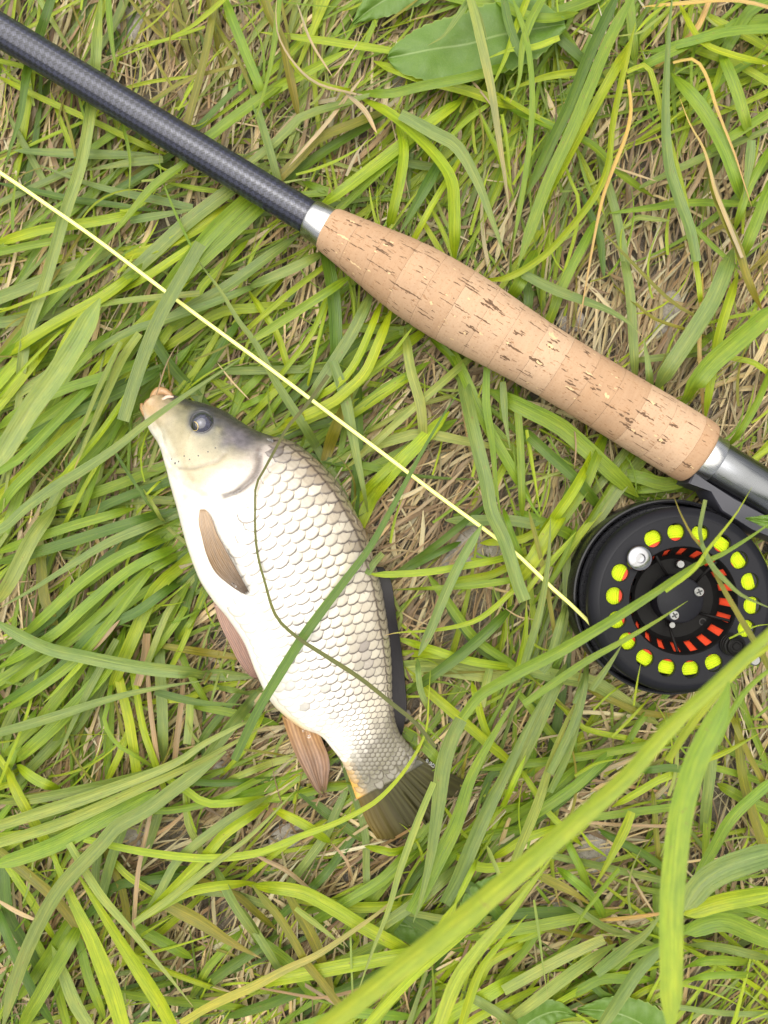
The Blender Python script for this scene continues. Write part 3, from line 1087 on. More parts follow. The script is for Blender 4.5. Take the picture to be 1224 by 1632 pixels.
for n_, (area, ti, s, p, X, Y, Zv, wid, pit) in enumerate(cands):
    q = proj(np.array(p)[None])[0]
    c, al = scale_col(ti, s, q)
    Lx, Ly, Lz = pit * 1.70, wid * 1.66 * rng.uniform(.96, 1.04), wid * 1.2
    # tilt: the rear edge stands proud of the scale behind it
    ang = math.atan2(.00042, Lx)
    X2 = (X * math.cos(ang) + Zv * math.sin(ang)).normalized()
    Z2 = X2.cross(Y).normalized()
    if Z2.z < 0: Z2 = -Z2
    j = rng.uniform(-.06, .06)
    X2, Y2 = X2 * math.cos(j) + Y * math.sin(j), Y * math.cos(j) - X2 * math.sin(j)
    pos = p + Zv * .00030
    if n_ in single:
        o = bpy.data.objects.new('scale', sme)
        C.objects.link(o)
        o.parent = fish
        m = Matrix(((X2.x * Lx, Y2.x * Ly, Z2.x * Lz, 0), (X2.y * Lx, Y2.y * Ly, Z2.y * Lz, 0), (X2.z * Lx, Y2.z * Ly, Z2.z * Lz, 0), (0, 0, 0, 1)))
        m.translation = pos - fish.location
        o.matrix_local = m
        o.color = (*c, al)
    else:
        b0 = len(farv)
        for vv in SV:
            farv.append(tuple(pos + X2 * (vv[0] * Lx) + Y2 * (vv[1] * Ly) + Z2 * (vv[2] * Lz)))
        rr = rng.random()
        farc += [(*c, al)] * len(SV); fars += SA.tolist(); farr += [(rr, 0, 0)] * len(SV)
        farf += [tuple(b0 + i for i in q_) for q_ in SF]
if farv:
    o = mesh_obj('small_scales', farv, farf, M['scale_far'], fish, attrs={'col': farc, 'sc': fars, 'rn': farr})
    o['kind'] = 'stuff'
print('SCALES', len(cands))

# ---- fins
def fin_mat(name, c0, c1, c2, trans=.25, hl=1.9, coat=.4):
    t = NT(name)
    a = t.sep(t.attr('fn'))             # x across rays, y root->tip
    st = t.math('SINE', t.math('MULTIPLY', a[0], 6.2832))
    n = t.noise(t.comb(t.math('MULTIPLY', a[0], .9), t.math('MULTIPLY', a[1], 5.), 0.), 1.0, 4, .6)
    base = t.ramp(t.math('ADD', a[1], t.math('MULTIPLY', t.math('SUBTRACT', n, .5), .4)), [(0, c0), (.5, c1), (1, c2)])
    c = t.mix(t.mapr(st, -.6, .8, .55, 0), base, t.mix(1., base, (.5, .42, .38), 'MULTIPLY'))
    c = t.mix(t.mapr(n, .4, .7, 0, .6), c, t.mix(1., c, (hl, hl * .95, hl * .85), 'MULTIPLY'))
    t.set(color=c, rough=.3 if coat > .2 else .5, spec=.5 if coat > .2 else .25, coat=coat, coat_rough=.15)
    nb = t.bump(st, .35, .0003)
    tr = t.node('ShaderNodeBsdfTranslucent')
    t.put(tr.inputs['Color'], c)
    ms = t.node('ShaderNodeMixShader')
    ms.inputs[0].default_value = trans
    t.l.new(t.b.outputs[0], ms.inputs[1]); t.l.new(tr.outputs[0], ms.inputs[2])
    t.l.new(ms.outputs[0], t.out.inputs[0])
    return t.m
M['fin_tan'] = fin_mat('pectoral_fin', (.42, .31, .21), (.23, .145, .072), (.10, .07, .05), .32)
M['fin_pink'] = fin_mat('pelvic_fin', (.36, .23, .18), (.25, .14, .105), (.19, .105, .08))
M['fin_brown'] = fin_mat('anal_fin', (.38, .21, .08), (.23, .14, .095), (.17, .10, .06))
M['fin_dark'] = fin_mat('dorsal_fin', (.017, .015, .017), (.015, .013, .017), (.02, .018, .02), .04, 1.3, .08)
M['fin_tail'] = fin_mat('tail_fin', (.070, .064, .032), (.044, .040, .013), (.034, .030, .009), .06, 1.35, .15)

def fin(name, left, right, zfun, mat, rays=12, n=22, thick=.0005, jag=0.):
    L = crom(left, n); R = crom(right, n)
    m = rays * 4 + 1
    v, at = [], []
    jags = [rng.uniform(0, jag) for _ in range(m)]
    for side in (1, -1):
        for i in range(n):
            u = i / (n - 1)
            for k in range(m):
                f_ = k / (m - 1)
                uu = min(u, 1 - jags[k]) * (n - 1)
                i0 = int(min(uu, n - 2)); w = uu - i0
                a = L[i0] * (1 - w) + L[i0 + 1] * w; b = R[i0] * (1 - w) + R[i0 + 1] * w
                p = a * (1 - f_) + b * f_
                z = zfun(p, u, f_) + .00016 * math.cos(2 * math.pi * f_ * rays) * side * 0 + .00022 * math.sin(2 * math.pi * f_ * rays) * min(1, u * 3)
                taper = min(1, (1 - u) * 4 + .15) * (1 if 0 < k < m - 1 else .1)
                z += side * thick / 2 * taper
                v.append(tuple(P(p[0], p[1], z))); at.append((f_ * rays, u, 0))
    f = []
    N = n * m
    for i in range(n - 1):
        for k in range(m - 1):
            q = (i * m + k, i * m + k + 1, (i + 1) * m + k + 1, (i + 1) * m + k)
            f.append(q)
            f.append(tuple(N + x for x in q[::-1]))
    ring = [k for k in range(m)] + [i * m + m - 1 for i in range(1, n)] + [(n - 1) * m + k for k in range(m - 2, -1, -1)] + [i * m for i in range(n - 2, 0, -1)]
    for a, b in zip(ring, ring[1:] + ring[:1]):
        f.append((b, a, N + a, N + b))
    return mesh_obj(name, v, f, mat, fish, attrs={'fn': at})
def Z2p(*q): return [(330 + x / 3.06, 850 + y / 3.06) for x, y in q]
def z_on(p, u, f_): return fish_top_z(p[0], p[1])[0] + .0009 + .0022 * math.sin(min(u, 1) * 1.7) * (.6 + .4 * f_)
fin('pectoral_fin', Z1((482, 905), (474, 985), (494, 1080), (526, 1200), (580, 1310), (660, 1385), (740, 1440), (798, 1466)),
    Z1((520, 905), (560, 960), (590, 1050), (640, 1145), (690, 1235), (735, 1320), (775, 1390), (810, 1452)), z_on, M['fin_tan'], rays=11, jag=.05)
fin('pelvic_fin', Z2p((30, 340), (62, 440), (110, 540), (150, 620), (200, 688), (243, 714)), Z2p((100, 370), (150, 460), (200, 550), (232, 620), (250, 680), (250, 716)),
    lambda p, u, f_: .0135 + .003 * f_ - .003 * u, M['fin_pink'], rays=8, jag=.03)
fin('anal_fin', Z2p((362, 885), (395, 990), (440, 1100), (490, 1190), (530, 1255), (578, 1296)), Z2p((545, 965), (570, 1030), (592, 1085), (600, 1140), (592, 1190), (586, 1292)),
    lambda p, u, f_: .0115 + .001 * f_ - .003 * u + .0012 * math.sin(f_ * 7), M['fin_brown'], rays=9, jag=.24)
fin('dorsal_fin', Z2p((812, 160), (835, 260), (872, 420), (892, 600), (892, 760), (905, 880), (945, 985)), Z2p((860, 165), (900, 240), (922, 400), (948, 560), (966, 720), (974, 860), (950, 990)),
    lambda p, u, f_: .0165 - .003 * f_ + .002 * math.sin(u * 9) * f_ - .006 * u, M['fin_dark'], rays=14, n=40, thick=.0014)
def tail():
    left = crom([(551, 1226), (570, 1272), (583, 1308), (601, 1337)], 20)
    right = crom([(660, 1200), (690, 1220), (725, 1236), (758, 1254)], 20)
    root = np.array([left[0], right[0]])
    trail = crom([(601, 1337), (634, 1338), (662, 1328), (684, 1308), (700, 1286), (726, 1272), (758, 1256)], 81)
    trail += np.array([(rng.uniform(-2.5, 2.5), rng.uniform(-3, 3)) for _ in range(81)])
    rays = 20; m = 81; n = 22
    v, at, f = [], [], []
    for side in (1, -1):
        for i in range(n):
            u = i / (n - 1)
            for k in range(m):
                f_ = k / (m - 1)
                a = root[0] * (1 - f_) + root[1] * f_
                p = a * (1 - u) + trail[k] * u
                # pull the outermost rays onto their own curves
                if f_ < .3: p = p * (f_ / .3) + left[min(19, int(u * 19))] * (1 - f_ / .3)
                if f_ > .8: p = p * ((1 - f_) / .2) + right[min(19, int(u * 19))] * (1 - (1 - f_) / .2)
                th = (.0016 * math.sqrt(max(0, 1 - (2 * f_ - 1) ** 2)) * (1 - u) ** 2 + .0003)
                z = .0088 - .0034 * u + .0009 * math.sin(2 * math.pi * f_ * 2.2) * u + .00022 * math.sin(2 * math.pi * f_ * rays) * u ** .5 + side * th
                v.append(tuple(P(p[0], p[1], z))); at.append((f_ * rays, u, f_))
    N = n * m
    for i in range(n - 1):
        for k in range(m - 1):
            q = (i * m + k, i * m + k + 1, (i + 1) * m + k + 1, (i + 1) * m + k)
            f.append(q); f.append(tuple(N + x for x in q[::-1]))
    t = M['fin_tail']
    return mesh_obj('tail_fin', v, f, t, fish, attrs={'fn': at})
# amber lower lobe: pigment across the fin
mt = M['fin_tail'].node_tree
pr = [x for x in mt.nodes if x.type == 'BSDF_PRINCIPLED'][0]
src = pr.inputs['Base Color'].links[0].from_socket
att = mt.nodes.new('ShaderNodeAttribute'); att.attribute_name = 'fn'
sp = mt.nodes.new('ShaderNodeSeparateXYZ'); mt.links.new(att.outputs['Vector'], sp.inputs[0])
mr = mt.nodes.new('ShaderNodeMapRange'); mr.inputs[1].default_value = 0; mr.inputs[2].default_value = .30; mr.inputs[3].default_value = .85; mr.inputs[4].default_value = 0
mt.links.new(sp.outputs[2], mr.inputs[0])
mx = mt.nodes.new('ShaderNodeMix'); mx.data_type = 'RGBA'
mt.links.new(mr.outputs[0], mx.inputs[0]); mt.links.new(src, mx.inputs[6]); mx.inputs[7].default_value = (.13, .085, .014, 1)
mt.links.new(mx.outputs[2], pr.inputs['Base Color'])
tail()

# ---- eye
t = NT('carp_eyeball')
n = t.noise(t.coord(), 900, 3)
c = t.ramp(n, [(.3, (.014, .014, .022)), (.7, (.05, .05, .085))])
t.set(color=c, rough=.12, spec=.6, coat=1., coat_rough=.03)
M['eyeball'] = t.m
M['pupil'] = plain('carp_pupil', (.008, .007, .007), .06, coat=1., coat_rough=.02, noise_amt=.1)
M['iris'] = plain('carp_iris_ring', (.70, .52, .20), .25, .5, .3, 2000)
ep, _, ei, ej = on_fish(321, 672)
en = Vector(np.cross(TOPV[ei + 4, ej] - TOPV[ei - 4, ej], TOPV[ei, ej + 4] - TOPV[ei, ej - 4])).normalized()
if en.z < 0: en = -en
ec = P(321, 672, ep[2]) - en * .0021
v, f = sphere(ec, .0049, 32, 20)
eye = mesh_obj('eye', v, f, M['eyeball'], fish)
nrm = Vector((-.50, -.22, .84)).normalized()
def cap(c, nrm, R, r0, n=28, m=6):
    """spherical cap of radius r0 on a sphere of radius R"""
    u = nrm.orthogonal().normalized(); w = nrm.cross(u)
    v, f = [tuple(c + nrm * R)], []
    for i in range(1, m + 1):
        a = math.asin(r0 / R) * i / m
        for k in range(n):
            b = 2 * math.pi * k / n
            v.append(tuple(c + nrm * R * math.cos(a) + (u * math.cos(b) + w * math.sin(b)) * R * math.sin(a)))
    for k in range(n): f.append((0, 1 + k, 1 + (k + 1) % n))
    for i in range(m - 1):
        for k in range(n):
            k2 = (k + 1) % n
            f.append((1 + i * n + k, 1 + (i + 1) * n + k, 1 + (i + 1) * n + k2, 1 + i * n + k2))
    return v, f
v, f = cap(ec, nrm, .00498, .0017)
mesh_obj('pupil', v, f, M['pupil'], eye)
u = nrm.orthogonal().normalized(); w = nrm.cross(u)
RING0 = 0
best = -9
for k in range(40):                       # start the arc so that it opens away from the back
    b_ = 2 * math.pi * k / 40
    dd_ = (u * math.cos(b_) + w * math.sin(b_)).dot(Vector((.9, -.1, 0)))
    if dd_ > best: best, RING0 = dd_, b_ - .575 * math.pi
ring = []
for k in range(17):
    b = RING0 + 1.15 * math.pi * k / 16
    ring.append(ec + nrm * .00466 + (u * math.cos(b) + w * math.sin(b)) * .00182)
v, f = tube(ring, .00013, 6)
mesh_obj('iris_ring', v, f, M['iris'], eye)
M['socket'] = plain('eye_rim_skin', (.05, .047, .05), .35, nscale=1500, noise_amt=.3, coat=.5, coat_rough=.2)
ring = []
for k in range(41):
    b = 2 * math.pi * k / 40
    px_, py_ = 321 + 18.2 * math.cos(b), 672 + 17.6 * math.sin(b)
    d2_ = (TPX[..., 0] - px_) ** 2 + (TPX[..., 1] - py_) ** 2
    w_ = np.exp(-d2_ / 18)
    q = P(px_, py_, float((w_ * TOPV[..., 2]).sum() / w_.sum()))
    ring.append(q)
mesh_obj('eye_rim', *tube(ring, .00036, 8), M['socket'], fish)

# ---- mouth
M['lip'] = plain('lip_skin', (.42, .235, .11), .34, nscale=700, noise_amt=.25, coat=.5, coat_rough=.15)
M['lip_pale'] = plain('lip_fold_skin', (.60, .42, .34), .32, nscale=700, noise_amt=.15, coat=.5, coat_rough=.15)
M['mouth'] = plain('mouth_inside', (.30, .15, .09), .4, nscale=700, noise_amt=.2)
def lipobj(name, pts, rad, mat, z):
    c3 = crom([(*p, z_) for p, z_ in zip(pts, z)], 16)
    q = [P(a[0], a[1], a[2]) for a in c3]
    rr = np.interp(np.linspace(0, 1, 16), np.linspace(0, 1, len(rad)), rad)
    v, f = tube(q, rr, 14)
    return mesh_obj(name, v, f, mat, fish)
lipobj('upper_lip', [(274, 632), (262, 624), (252, 624), (245, 632), (243, 642)], [.0010, .0015, .0019, .0017, .0009], M['lip'], [.0125, .0128, .0126, .0122, .0115])
lipobj('lower_lip', [(226, 643), (227, 650), (233, 660), (241, 668), (247, 676)], [.0007, .0013, .0015, .0013, .0006], M['lip'], [.0115, .0118, .0120, .0124, .0122])
lipobj('lip_fold', [(277, 633), (267, 633), (259, 640), (253, 647), (247, 650), (241, 653)], [.0005, .0009, .0011, .0011, .0009, .0006], M['lip_pale'], [.0143, .0146, .0146, .0143, .0138, .0133])
v, f = sphere(P(240, 648, .0118), .0030, 18, 12, (1.0, 1.2, .8))
mesh_obj('mouth_lining', v, f, M['mouth'], fish)
pores = []
for x_, y_ in ((325, 600), (350, 592), (385, 555), (418, 580), (475, 557), (538, 530), (580, 510), (300, 575)):
    q = on_fish(200 + x_ / 4.08, 590 + y_ / 4.08)[0]
    pores.append(sphere((q[0], q[1], q[2] + .00005), .00042 * rng.uniform(.7, 1.1), 10, 6, (1, 1, .35)))
o = mesh_obj('head_pores', *merge(*pores), M['socket'], fish); o['kind'] = 'stuff'
# wet droplets
M['water'] = NT('water_drop')
M['water'].set(color=(1., 1., 1.), rough=.02)
M['water'].b.inputs['Transmission Weight'].default_value = 1.
M['water'].b.inputs['IOR'].default_value = 1.33
M['water'] = M['water'].m
drops = []
for px, py in ((681, 1213), (686, 1217), (690, 1220), (373, 930), (377, 934), (483, 1165), (492, 1174), (375, 786), (382, 782), (428, 700), (433, 702)):
    z = fish_top_z(px, py)[0]
    q = P(px, py, z + .0006)
    drops.append(sphere((q.x, q.y, z + .0004 if py != 930 and py != 934 else z + .003), .0007 * rng.uniform(.6, 1.1), 10, 8, (1, 1, .6)))
o = mesh_obj('water_drops', *merge(*drops), M['water'], fish); o['kind'] = 'stuff'

# ================================================================== height of the things lying in the grass
RA = np.array((.8555, .518)); RN = np.array((-.518, .8555))
def rod_hit(px, py):
    """(radius in m, signed perpendicular distance in m) of the rod at a pixel, or None"""
    d = np.array((px - 518., py - 362.))
    al = d @ RA; pe = d @ RN
    if al < -28: r = 27
    elif al < 4: r = 32
    elif al < 699: r = grip_r(al)
    elif al < 724: r = 40
    else: r = 37
    return r * KR, pe * KR
def top_z(px, py):
    z = 0.
    r, pe = rod_hit(px, py)
    if abs(pe) < r: z = max(z, ZR + math.sqrt(r * r - pe * pe))
    elif abs(pe) < r + .002: z = max(z, ZR)
    if math.hypot(px - 1085, py - 956) < 160: z = max(z, .037)
    if 200 < px < 800 and 600 < py < 1350:
        zf, d = fish_top_z(px, py)
        if d < 6: z = max(z, zf)
    return z
# footprint grid: how high grass may stand under things
GX, GY, GS = -300, -400, 12
gw, gh = int(1900 / GS), int(2500 / GS)
lim = np.full((gh, gw), 1.0)
poly_b = np.array(belly); poly_d = np.array(back)
for j in range(gh):
    for i in range(gw):
        px, py = GX + i * GS, GY + j * GS
        r, pe = rod_hit(px, py)
        if abs(pe) < r + .0015:
            lim[j, i] = ZR - math.sqrt(max(0, r * r - pe * pe)) - .001 if abs(pe) < r else ZR - .002
        if math.hypot(px - 1080, py - 954) < 172: lim[j, i] = .004
        if 190 < px < 820 and 590 < py < 1370:
            d = math.sqrt(((TPX[::6, ::6, 0] - px) ** 2 + (TPX[::6, ::6, 1] - py) ** 2).min())
            if d < 20: lim[j, i] = min(lim[j, i], .0065 if py < 1150 else .005)
for a, b, c_, d_ in ((545, 1230, 800, 1345), (440, 1130, 530, 1285), (600, 880, 650, 1180), (330, 950, 412, 1090)):
    for j in range(gh):
        for i in range(gw):
            px, py = GX + i * GS, GY + j * GS
            if a < px < c_ and b < py < d_: lim[j, i] = min(lim[j, i], .006)
def limit(px, py):
    i = int((px - GX) / GS + .5); j = int((py - GY) / GS + .5)
    if 0 <= i < gw and 0 <= j < gh: return lim[j, i]
    return 1.

# ================================================================== blades
PAL = {  # base colour, tip colour
    'g': ((.148, .245, .012), (.168, .250, .016)),
    'y': ((.262, .345, .008), (.245, .325, .011)),
    'b': ((.150, .218, .050), (.168, .225, .054)),
    'd': ((.068, .134, .011), (.088, .154, .015)),
    'p': ((.220, .290, .052), (.245, .285, .072)),
    'f': ((.262, .345, .030), (.250, .335, .028)),
    'o': ((.168, .178, .012), (.192, .165, .018)),
    'k': ((.078, .088, .018), (.086, .096, .022)),
    'w': ((.340, .335, .022), (.330, .270, .105)),
    's': ((.290, .233, .130), (.325, .255, .140)),
    'r': ((.215, .150, .075), (.255, .180, .095)),
    'a': ((.360, .255, .045), (.360, .225, .085)),
}
def blade_profile(v, mode):
    if mode == 'n': return (.86 + .14 * math.sin(math.pi * v)) * min(1, .12 + min(v, 1 - v) * 8)
    if mode == 'w': return float(np.interp(v, (0, .12, .32, .5, .72, 1), (.95, .72, .42, .55, 1., .85)))
    if mode == 'b': return (math.sin(math.pi * min(max(v, .0), 1)) ** .55) * .98 + .02
    if mode == 'c': return .93 + .07 * math.sin(math.pi * v)
    if mode == 's': v = 1 - v
    t = (1 - v) / .8
    tipw = t if t < 1 else 1
    return max(.03, (tipw ** .75) * (.72 + .28 * min(1, v * 3)))

class Blades:
    def __init__(s):
        s.v, s.f, s.col, s.bt = [], [], [], []
    def add(s, pts3, wid, mode, c0, c1, fold=.16, nu=5, roll=0., rnd=None, tipdry=0.):
        n = len(pts3)
        p = np.asarray(pts3)
        T = np.gradient(p, axis=0)
        T /= np.linalg.norm(T, axis=1)[:, None] + 1e-12
        side = np.cross(T, np.array((0, 0, 1.)))
        L = np.linalg.norm(side, axis=1)
        side /= np.maximum(L, 1e-4)[:, None]
        nrm = np.cross(side, T)
        nrm /= np.linalg.norm(nrm, axis=1)[:, None] + 1e-12
        b0 = len(s.v)
        rnd = rng.random() if rnd is None else rnd
        us = np.linspace(-1, 1, nu)
        seglen = np.r_[0, np.cumsum(np.linalg.norm(np.diff(p, axis=0), axis=1))]
        for i in range(n):
            v = i / (n - 1)
            w = wid * blade_profile(v, mode) * .5
            rl_ = roll * (1 + .25 * math.sin(v * 2.5 + rnd * 9))
            cs, sn = math.cos(rl_), math.sin(rl_)
            sd = side[i] * cs + nrm[i] * sn
            nn = nrm[i] * cs - side[i] * sn
            if mode == 's': k = 1 - v
            else: k = v
            cc = [c0[q] + (c1[q] - c0[q]) * k for q in range(3)]
            if tipdry and k > 1 - tipdry:
                m_ = min(1, (k - 1 + tipdry) / tipdry * 1.5)
                dr = (.42, .30, .13)
                cc = [cc[q] + (dr[q] - cc[q]) * m_ for q in range(3)]
            for uu in us:
                q = p[i] + sd * (w * uu) + nn * (w * fold * (abs(uu) - .5) * 1.2)
                s.v.append((q[0], q[1], q[2]))
                s.col.append((*cc, 1)); s.bt.append((uu, seglen[i] * 14, rnd))
        for i in range(n - 1):
            for k in range(nu - 1):
                a = b0 + i * nu + k
                s.f.append((a, a + 1, a + nu + 1, a + nu))
    def build(s, name, mat, parent=None, **kw):
        return mesh_obj(name, s.v, s.f, mat, parent, attrs={'col': s.col, 'bt': s.bt}, **kw)

def vary(c, a=.16):
    k = rng.uniform(1 - a, 1 + a)
    h = rng.uniform(-.08, .08)
    return (max(.01, c[0] * k * (1 + h)), max(.01, c[1] * k), max(.008, c[2] * k * (1 - h)))

grass = Blades()
dry = Blades()

def traced(spec, pts, tile, label=None, name='grass_blade'):
    """spec: 'colour width z flags'. widths and points are in enlarged-tile units; tile = (ox, oy, zoom)"""
    ox, oy, zm_ = tile
    parts = spec.split()
    ck, w, z = parts[0], float(parts[1]), float(parts[2]) * .001
    fl = parts[3] if len(parts) > 3 else 'e'
    p = np.array([(ox + a / zm_, oy + b / zm_) for a, b in pts], float)
    Lp = np.linalg.norm(np.diff(p, axis=0), axis=1).sum()
    n = int(min(46, max(12, Lp / 14)))
    if z < .0165 and 'o' not in fl and ('n' in fl or fl == 'b') and Lp < 190:
        e_ = min(70., .5 * Lp)               # let short visible stretches run on under their neighbours
        t0 = (p[0] - p[1]) / np.linalg.norm(p[0] - p[1]); t1 = (p[-1] - p[-2]) / np.linalg.norm(p[-1] - p[-2])
        p = np.vstack([p[0] + t0 * e_, p, p[-1] + t1 * e_])
    q = crom(p, n)
    if 'x' not in fl:
        q = q + np.array([(mnoise.noise(Vector((i * .12, z * 900, p[0, 0] * .1))) * 1.3, mnoise.noise(Vector((i * .12, 7.7, p[0, 1] * .1))) * 1.3) for i in range(n)])
    if z < .022 and 'o' not in fl: z += .003
    mode = 'e'
    for m_ in 'nsbcw':
        if m_ in fl: mode = m_
    zz = np.full(n, z)
    rn_ = rng.random()
    zz = zz + .0016 * np.array([mnoise.noise(Vector((i * 3.0 / n, rn_ * 50, 2.2))) for i in range(n)])
    if mode == 'n' and z < .024:
        vv_ = np.linspace(0, 1, n)
        zz = zz * np.minimum(1, .3 + np.minimum(vv_, 1 - vv_) * 6)
    if z > .04 and 'o' not in fl:
        pass
    elif 'o' in fl:
        if 'U' in fl: zz = np.minimum(zz, np.interp(np.linspace(0, 1, n), (0, .1, .35), (.004, .006, z)))
        need = np.array([top_z(*q_) + (.0013 if top_z(*q_) > 0 else 0) for q_ in q])
        if 'U' in fl: need[:max(3, int(n * .14))] = 0
        zz = np.maximum(zz, need)
        for _ in range(3):
            z2 = np.convolve(np.pad(zz, 2, mode='edge'), np.array((1, 2, 3, 2, 1)) / 9, mode='valid')
            zz = np.maximum(z2, need)
    else:
        zl = np.array([limit(*q_) for q_ in q])
        zl = np.array([zl[max(0, i - 1):i + 2].min() for i in range(n)])
        zz = np.minimum(zz, zl)
        for _ in range(2):
            z2 = np.convolve(np.pad(zz, 1, mode='edge'), np.array((1, 2, 1)) / 4, mode='valid')
            zz = np.minimum(z2, zl)
        zz = np.maximum(zz, .0022)
    p3 = Pn(q, zz)
    wid = .9 * w / zm_ * float(np.mean([pxs(a) for a in zz]))
    c0, c1 = PAL[ck]
    c0, c1 = vary(c0, .10), vary(c1, .10)
    if 'F' in fl: c1 = PAL['f'][0]
    if 'Y' in fl: c1 = PAL['y'][0]
    if 'S' in fl: c1 = PAL['s'][0]
    if 'G' in fl: c1 = PAL['g'][0]
    if 'A' in fl: c1 = PAL['a'][0]
    fold = rng.uniform(.10, .30)
    kw = dict(fold=fold, nu=5, roll=rng.uniform(-.35, .35) if 'o' not in fl else rng.uniform(-.12, .12), tipdry=.12 if 'D' in fl else (.05 if rng.random() < .3 and mode == 'e' else 0))
    mat = M['straw'] if ck in 'sra' else M['grass']
    if label:
        b = Blades()
        b.add(p3, wid, mode, c0, c1, **kw)
        o = b.build(name, mat, origin=p3[0])
        tag(o, label, 'dry grass' if ck in 'sra' else 'grass blade', 'single grass blades that stand out')
        return o
    (dry if ck in 'sra' else grass).add(p3, wid, mode, c0, c1, **kw)

def run(tile, text):
    for ln in text.strip().splitlines():
        ln = ln.strip()
        if not ln: continue
        lab = None
        if '|' in ln: ln, lab = [x.strip() for x in ln.split('|')]
        spec, pts = ln.split(':')
        pts = [tuple(float(x) for x in t.split(',')) for t in pts.split()]
        traced(spec, pts, tile, lab, 'dry_grass_blade' if spec.split()[0] in 'sra' else 'grass_blade')

run((0, 0, 3), '''
p 58 15 n: 490,-60 468,150 455,330 435,520 385,790 310,1020 250,1230 200,1400 140,1560 110,1720 80,1990 | long pale green blade passing under the black rod and then the yellow line
g 38 14 e: 515,-60 530,150 562,390
d 60 17 e: 250,-20 200,130 130,340 95,560 45,720 20,830
y 26 8 n: -30,285 150,330 300,400
y 32 9 n: -30,355 200,470 400,560 700,700 820,745
y 26 10 s: 480,310 700,220 980,128
o 24 10 b: 720,485 900,380 1070,330
o 42 13 n: 1020,60 975,290 895,590
g 52 15 n: 1060,-40 1130,150 1230,390 1290,520
o 15 16 e: 817,-40 812,150 808,320
y 30 15 s: 780,190 910,130 1000,60 1100,-30
g 60 13 n: 980,670 1120,560 1260,460
d 32 8 n: 940,610 1080,470 1180,380
o 22 10 n: 1080,190 1150,300 1200,420
b 52 7 b: 60,718 400,735 770,745
b 50 8 s: 170,785 500,900 920,995
b 50 9 s: 400,815 600,780 780,760
g 56 14 e: 900,770 740,885 600,1050 430,1240
d 36 7 n: 580,895 700,820 820,735
g 20 11 e: 588,590 620,760 615,950
g 17 13 s: 763,680 770,830 830,1000 920,1190
d 40 6 b: 170,915 350,955 580,985
y 52 11 n: -40,1170 200,1100 450,1060 680,1015
b 50 10 e: 620,1055 800,1025 950,995
b 80 12 n: 1110,900 900,1060 690,1250
g 72 14 n: 1180,950 1020,1100 870,1280
y 58 11 n: 1130,955 950,1090 760,1180 560,1240
g 70 13 n: 1240,990 1100,1120 950,1260
b 42 6 n: -40,990 150,900 350,810
p 42 6 e: 160,-60 270,130 360,270
y 24 5 b: 130,700 260,640 400,580
y 26 6 b: 280,540 320,650 360,750
g 40 6 n: 440,710 540,640 620,600
b 36 5 b: 90,640 160,770 220,880
o 22 7 b: 640,20 720,120 780,180
o 20 6 b: 750,70 700,90 660,170
y 20 6 b: 600,420 720,390 830,375
g 40 9 n: -20,1210 130,1175 260,1150
y 26 7 b: 880,890 960,905 1050,915
''')
run((408, 0, 3), '''
p 56 30 oS: 1010,-60 1060,130 1120,400 1160,650 1195,880 1215,1050 | pale green blade lying across the broad serrated leaf
b 42 27 eo: 1050,-40 980,60 900,170 820,220
g 50 19 n: 1260,300 1000,370 800,410 640,448 480,440
y 30 20 n: 480,440 330,410 220,350 150,270 | 
s 18 21 e: 480,450 300,400 190,310 110,180 95,60 105,-40
y 58 12 n: 560,290 650,325 850,390 1000,430 1260,525
y 74 22 n: 480,455 640,540 760,640 880,770 935,870 945,1000 950,1260 | bright yellow green blade that bends down sharply to the top edge of the cork grip
b 76 24 e: 690,545 860,640 960,700 1050,850 1110,1000 1200,1250 | broad pale green blade with a glossy kink just right of the bent yellow blade
y 58 17 n: 672,560 705,700 690,850 630,1110
y 70 14 n: 1010,460 850,570 700,690 560,800 400,920 280,1000
g 44 13 n: 760,670 560,850 420,980
d 68 12 e: 870,790 800,920 680,1130
y 36 13 n: 910,870 830,1000 740,1170
o 58 11 n: 470,590 300,660 200,760 90,870
b 54 13 b: 420,495 220,560 120,660 -20,770
b 44 15 n: 15,550 60,700 95,830
g 36 17 e: 115,-40 90,200 50,400 -10,590
o 48 12 n: 30,-40 70,80 130,200 165,370
y 48 11 b: 60,450 180,380 320,305
y 42 9 b: 220,180 400,205 660,245
s 16 20 b: 195,10 260,190 370,370
s 30 20 b: 420,440 520,530 578,640
s 10 21 b: 490,200 430,290 365,375
y 24 14 e: 1175,545 1200,700 1225,920
o 14 14 e: 1068,520 1085,650 1078,810
y 34 9 b: 1090,590 1150,720 1190,830
s 22 12 s: 540,660 480,740 430,840
s 22 13 b: 250,690 330,600 430,470
g 40 8 n: 300,900 350,920 230,930
d 56 7 b: 500,620 330,720 160,850
y 30 8 b: 810,1080 860,1160 900,1224
y 26 7 b: 850,1020 900,1120 930,1200
b 44 7 b: 720,780 800,790 850,800
g 70 7 n: 1224,0 1100,20 960,-10
g 60 9 n: 1260,330 1180,330 1120,300
s 14 12 b: 1080,180 1000,250 1010,350 1070,430
r 22 10 b: 1060,175 1130,140 1190,80
y 30 10 b: 940,640 1010,570 1080,520
''')
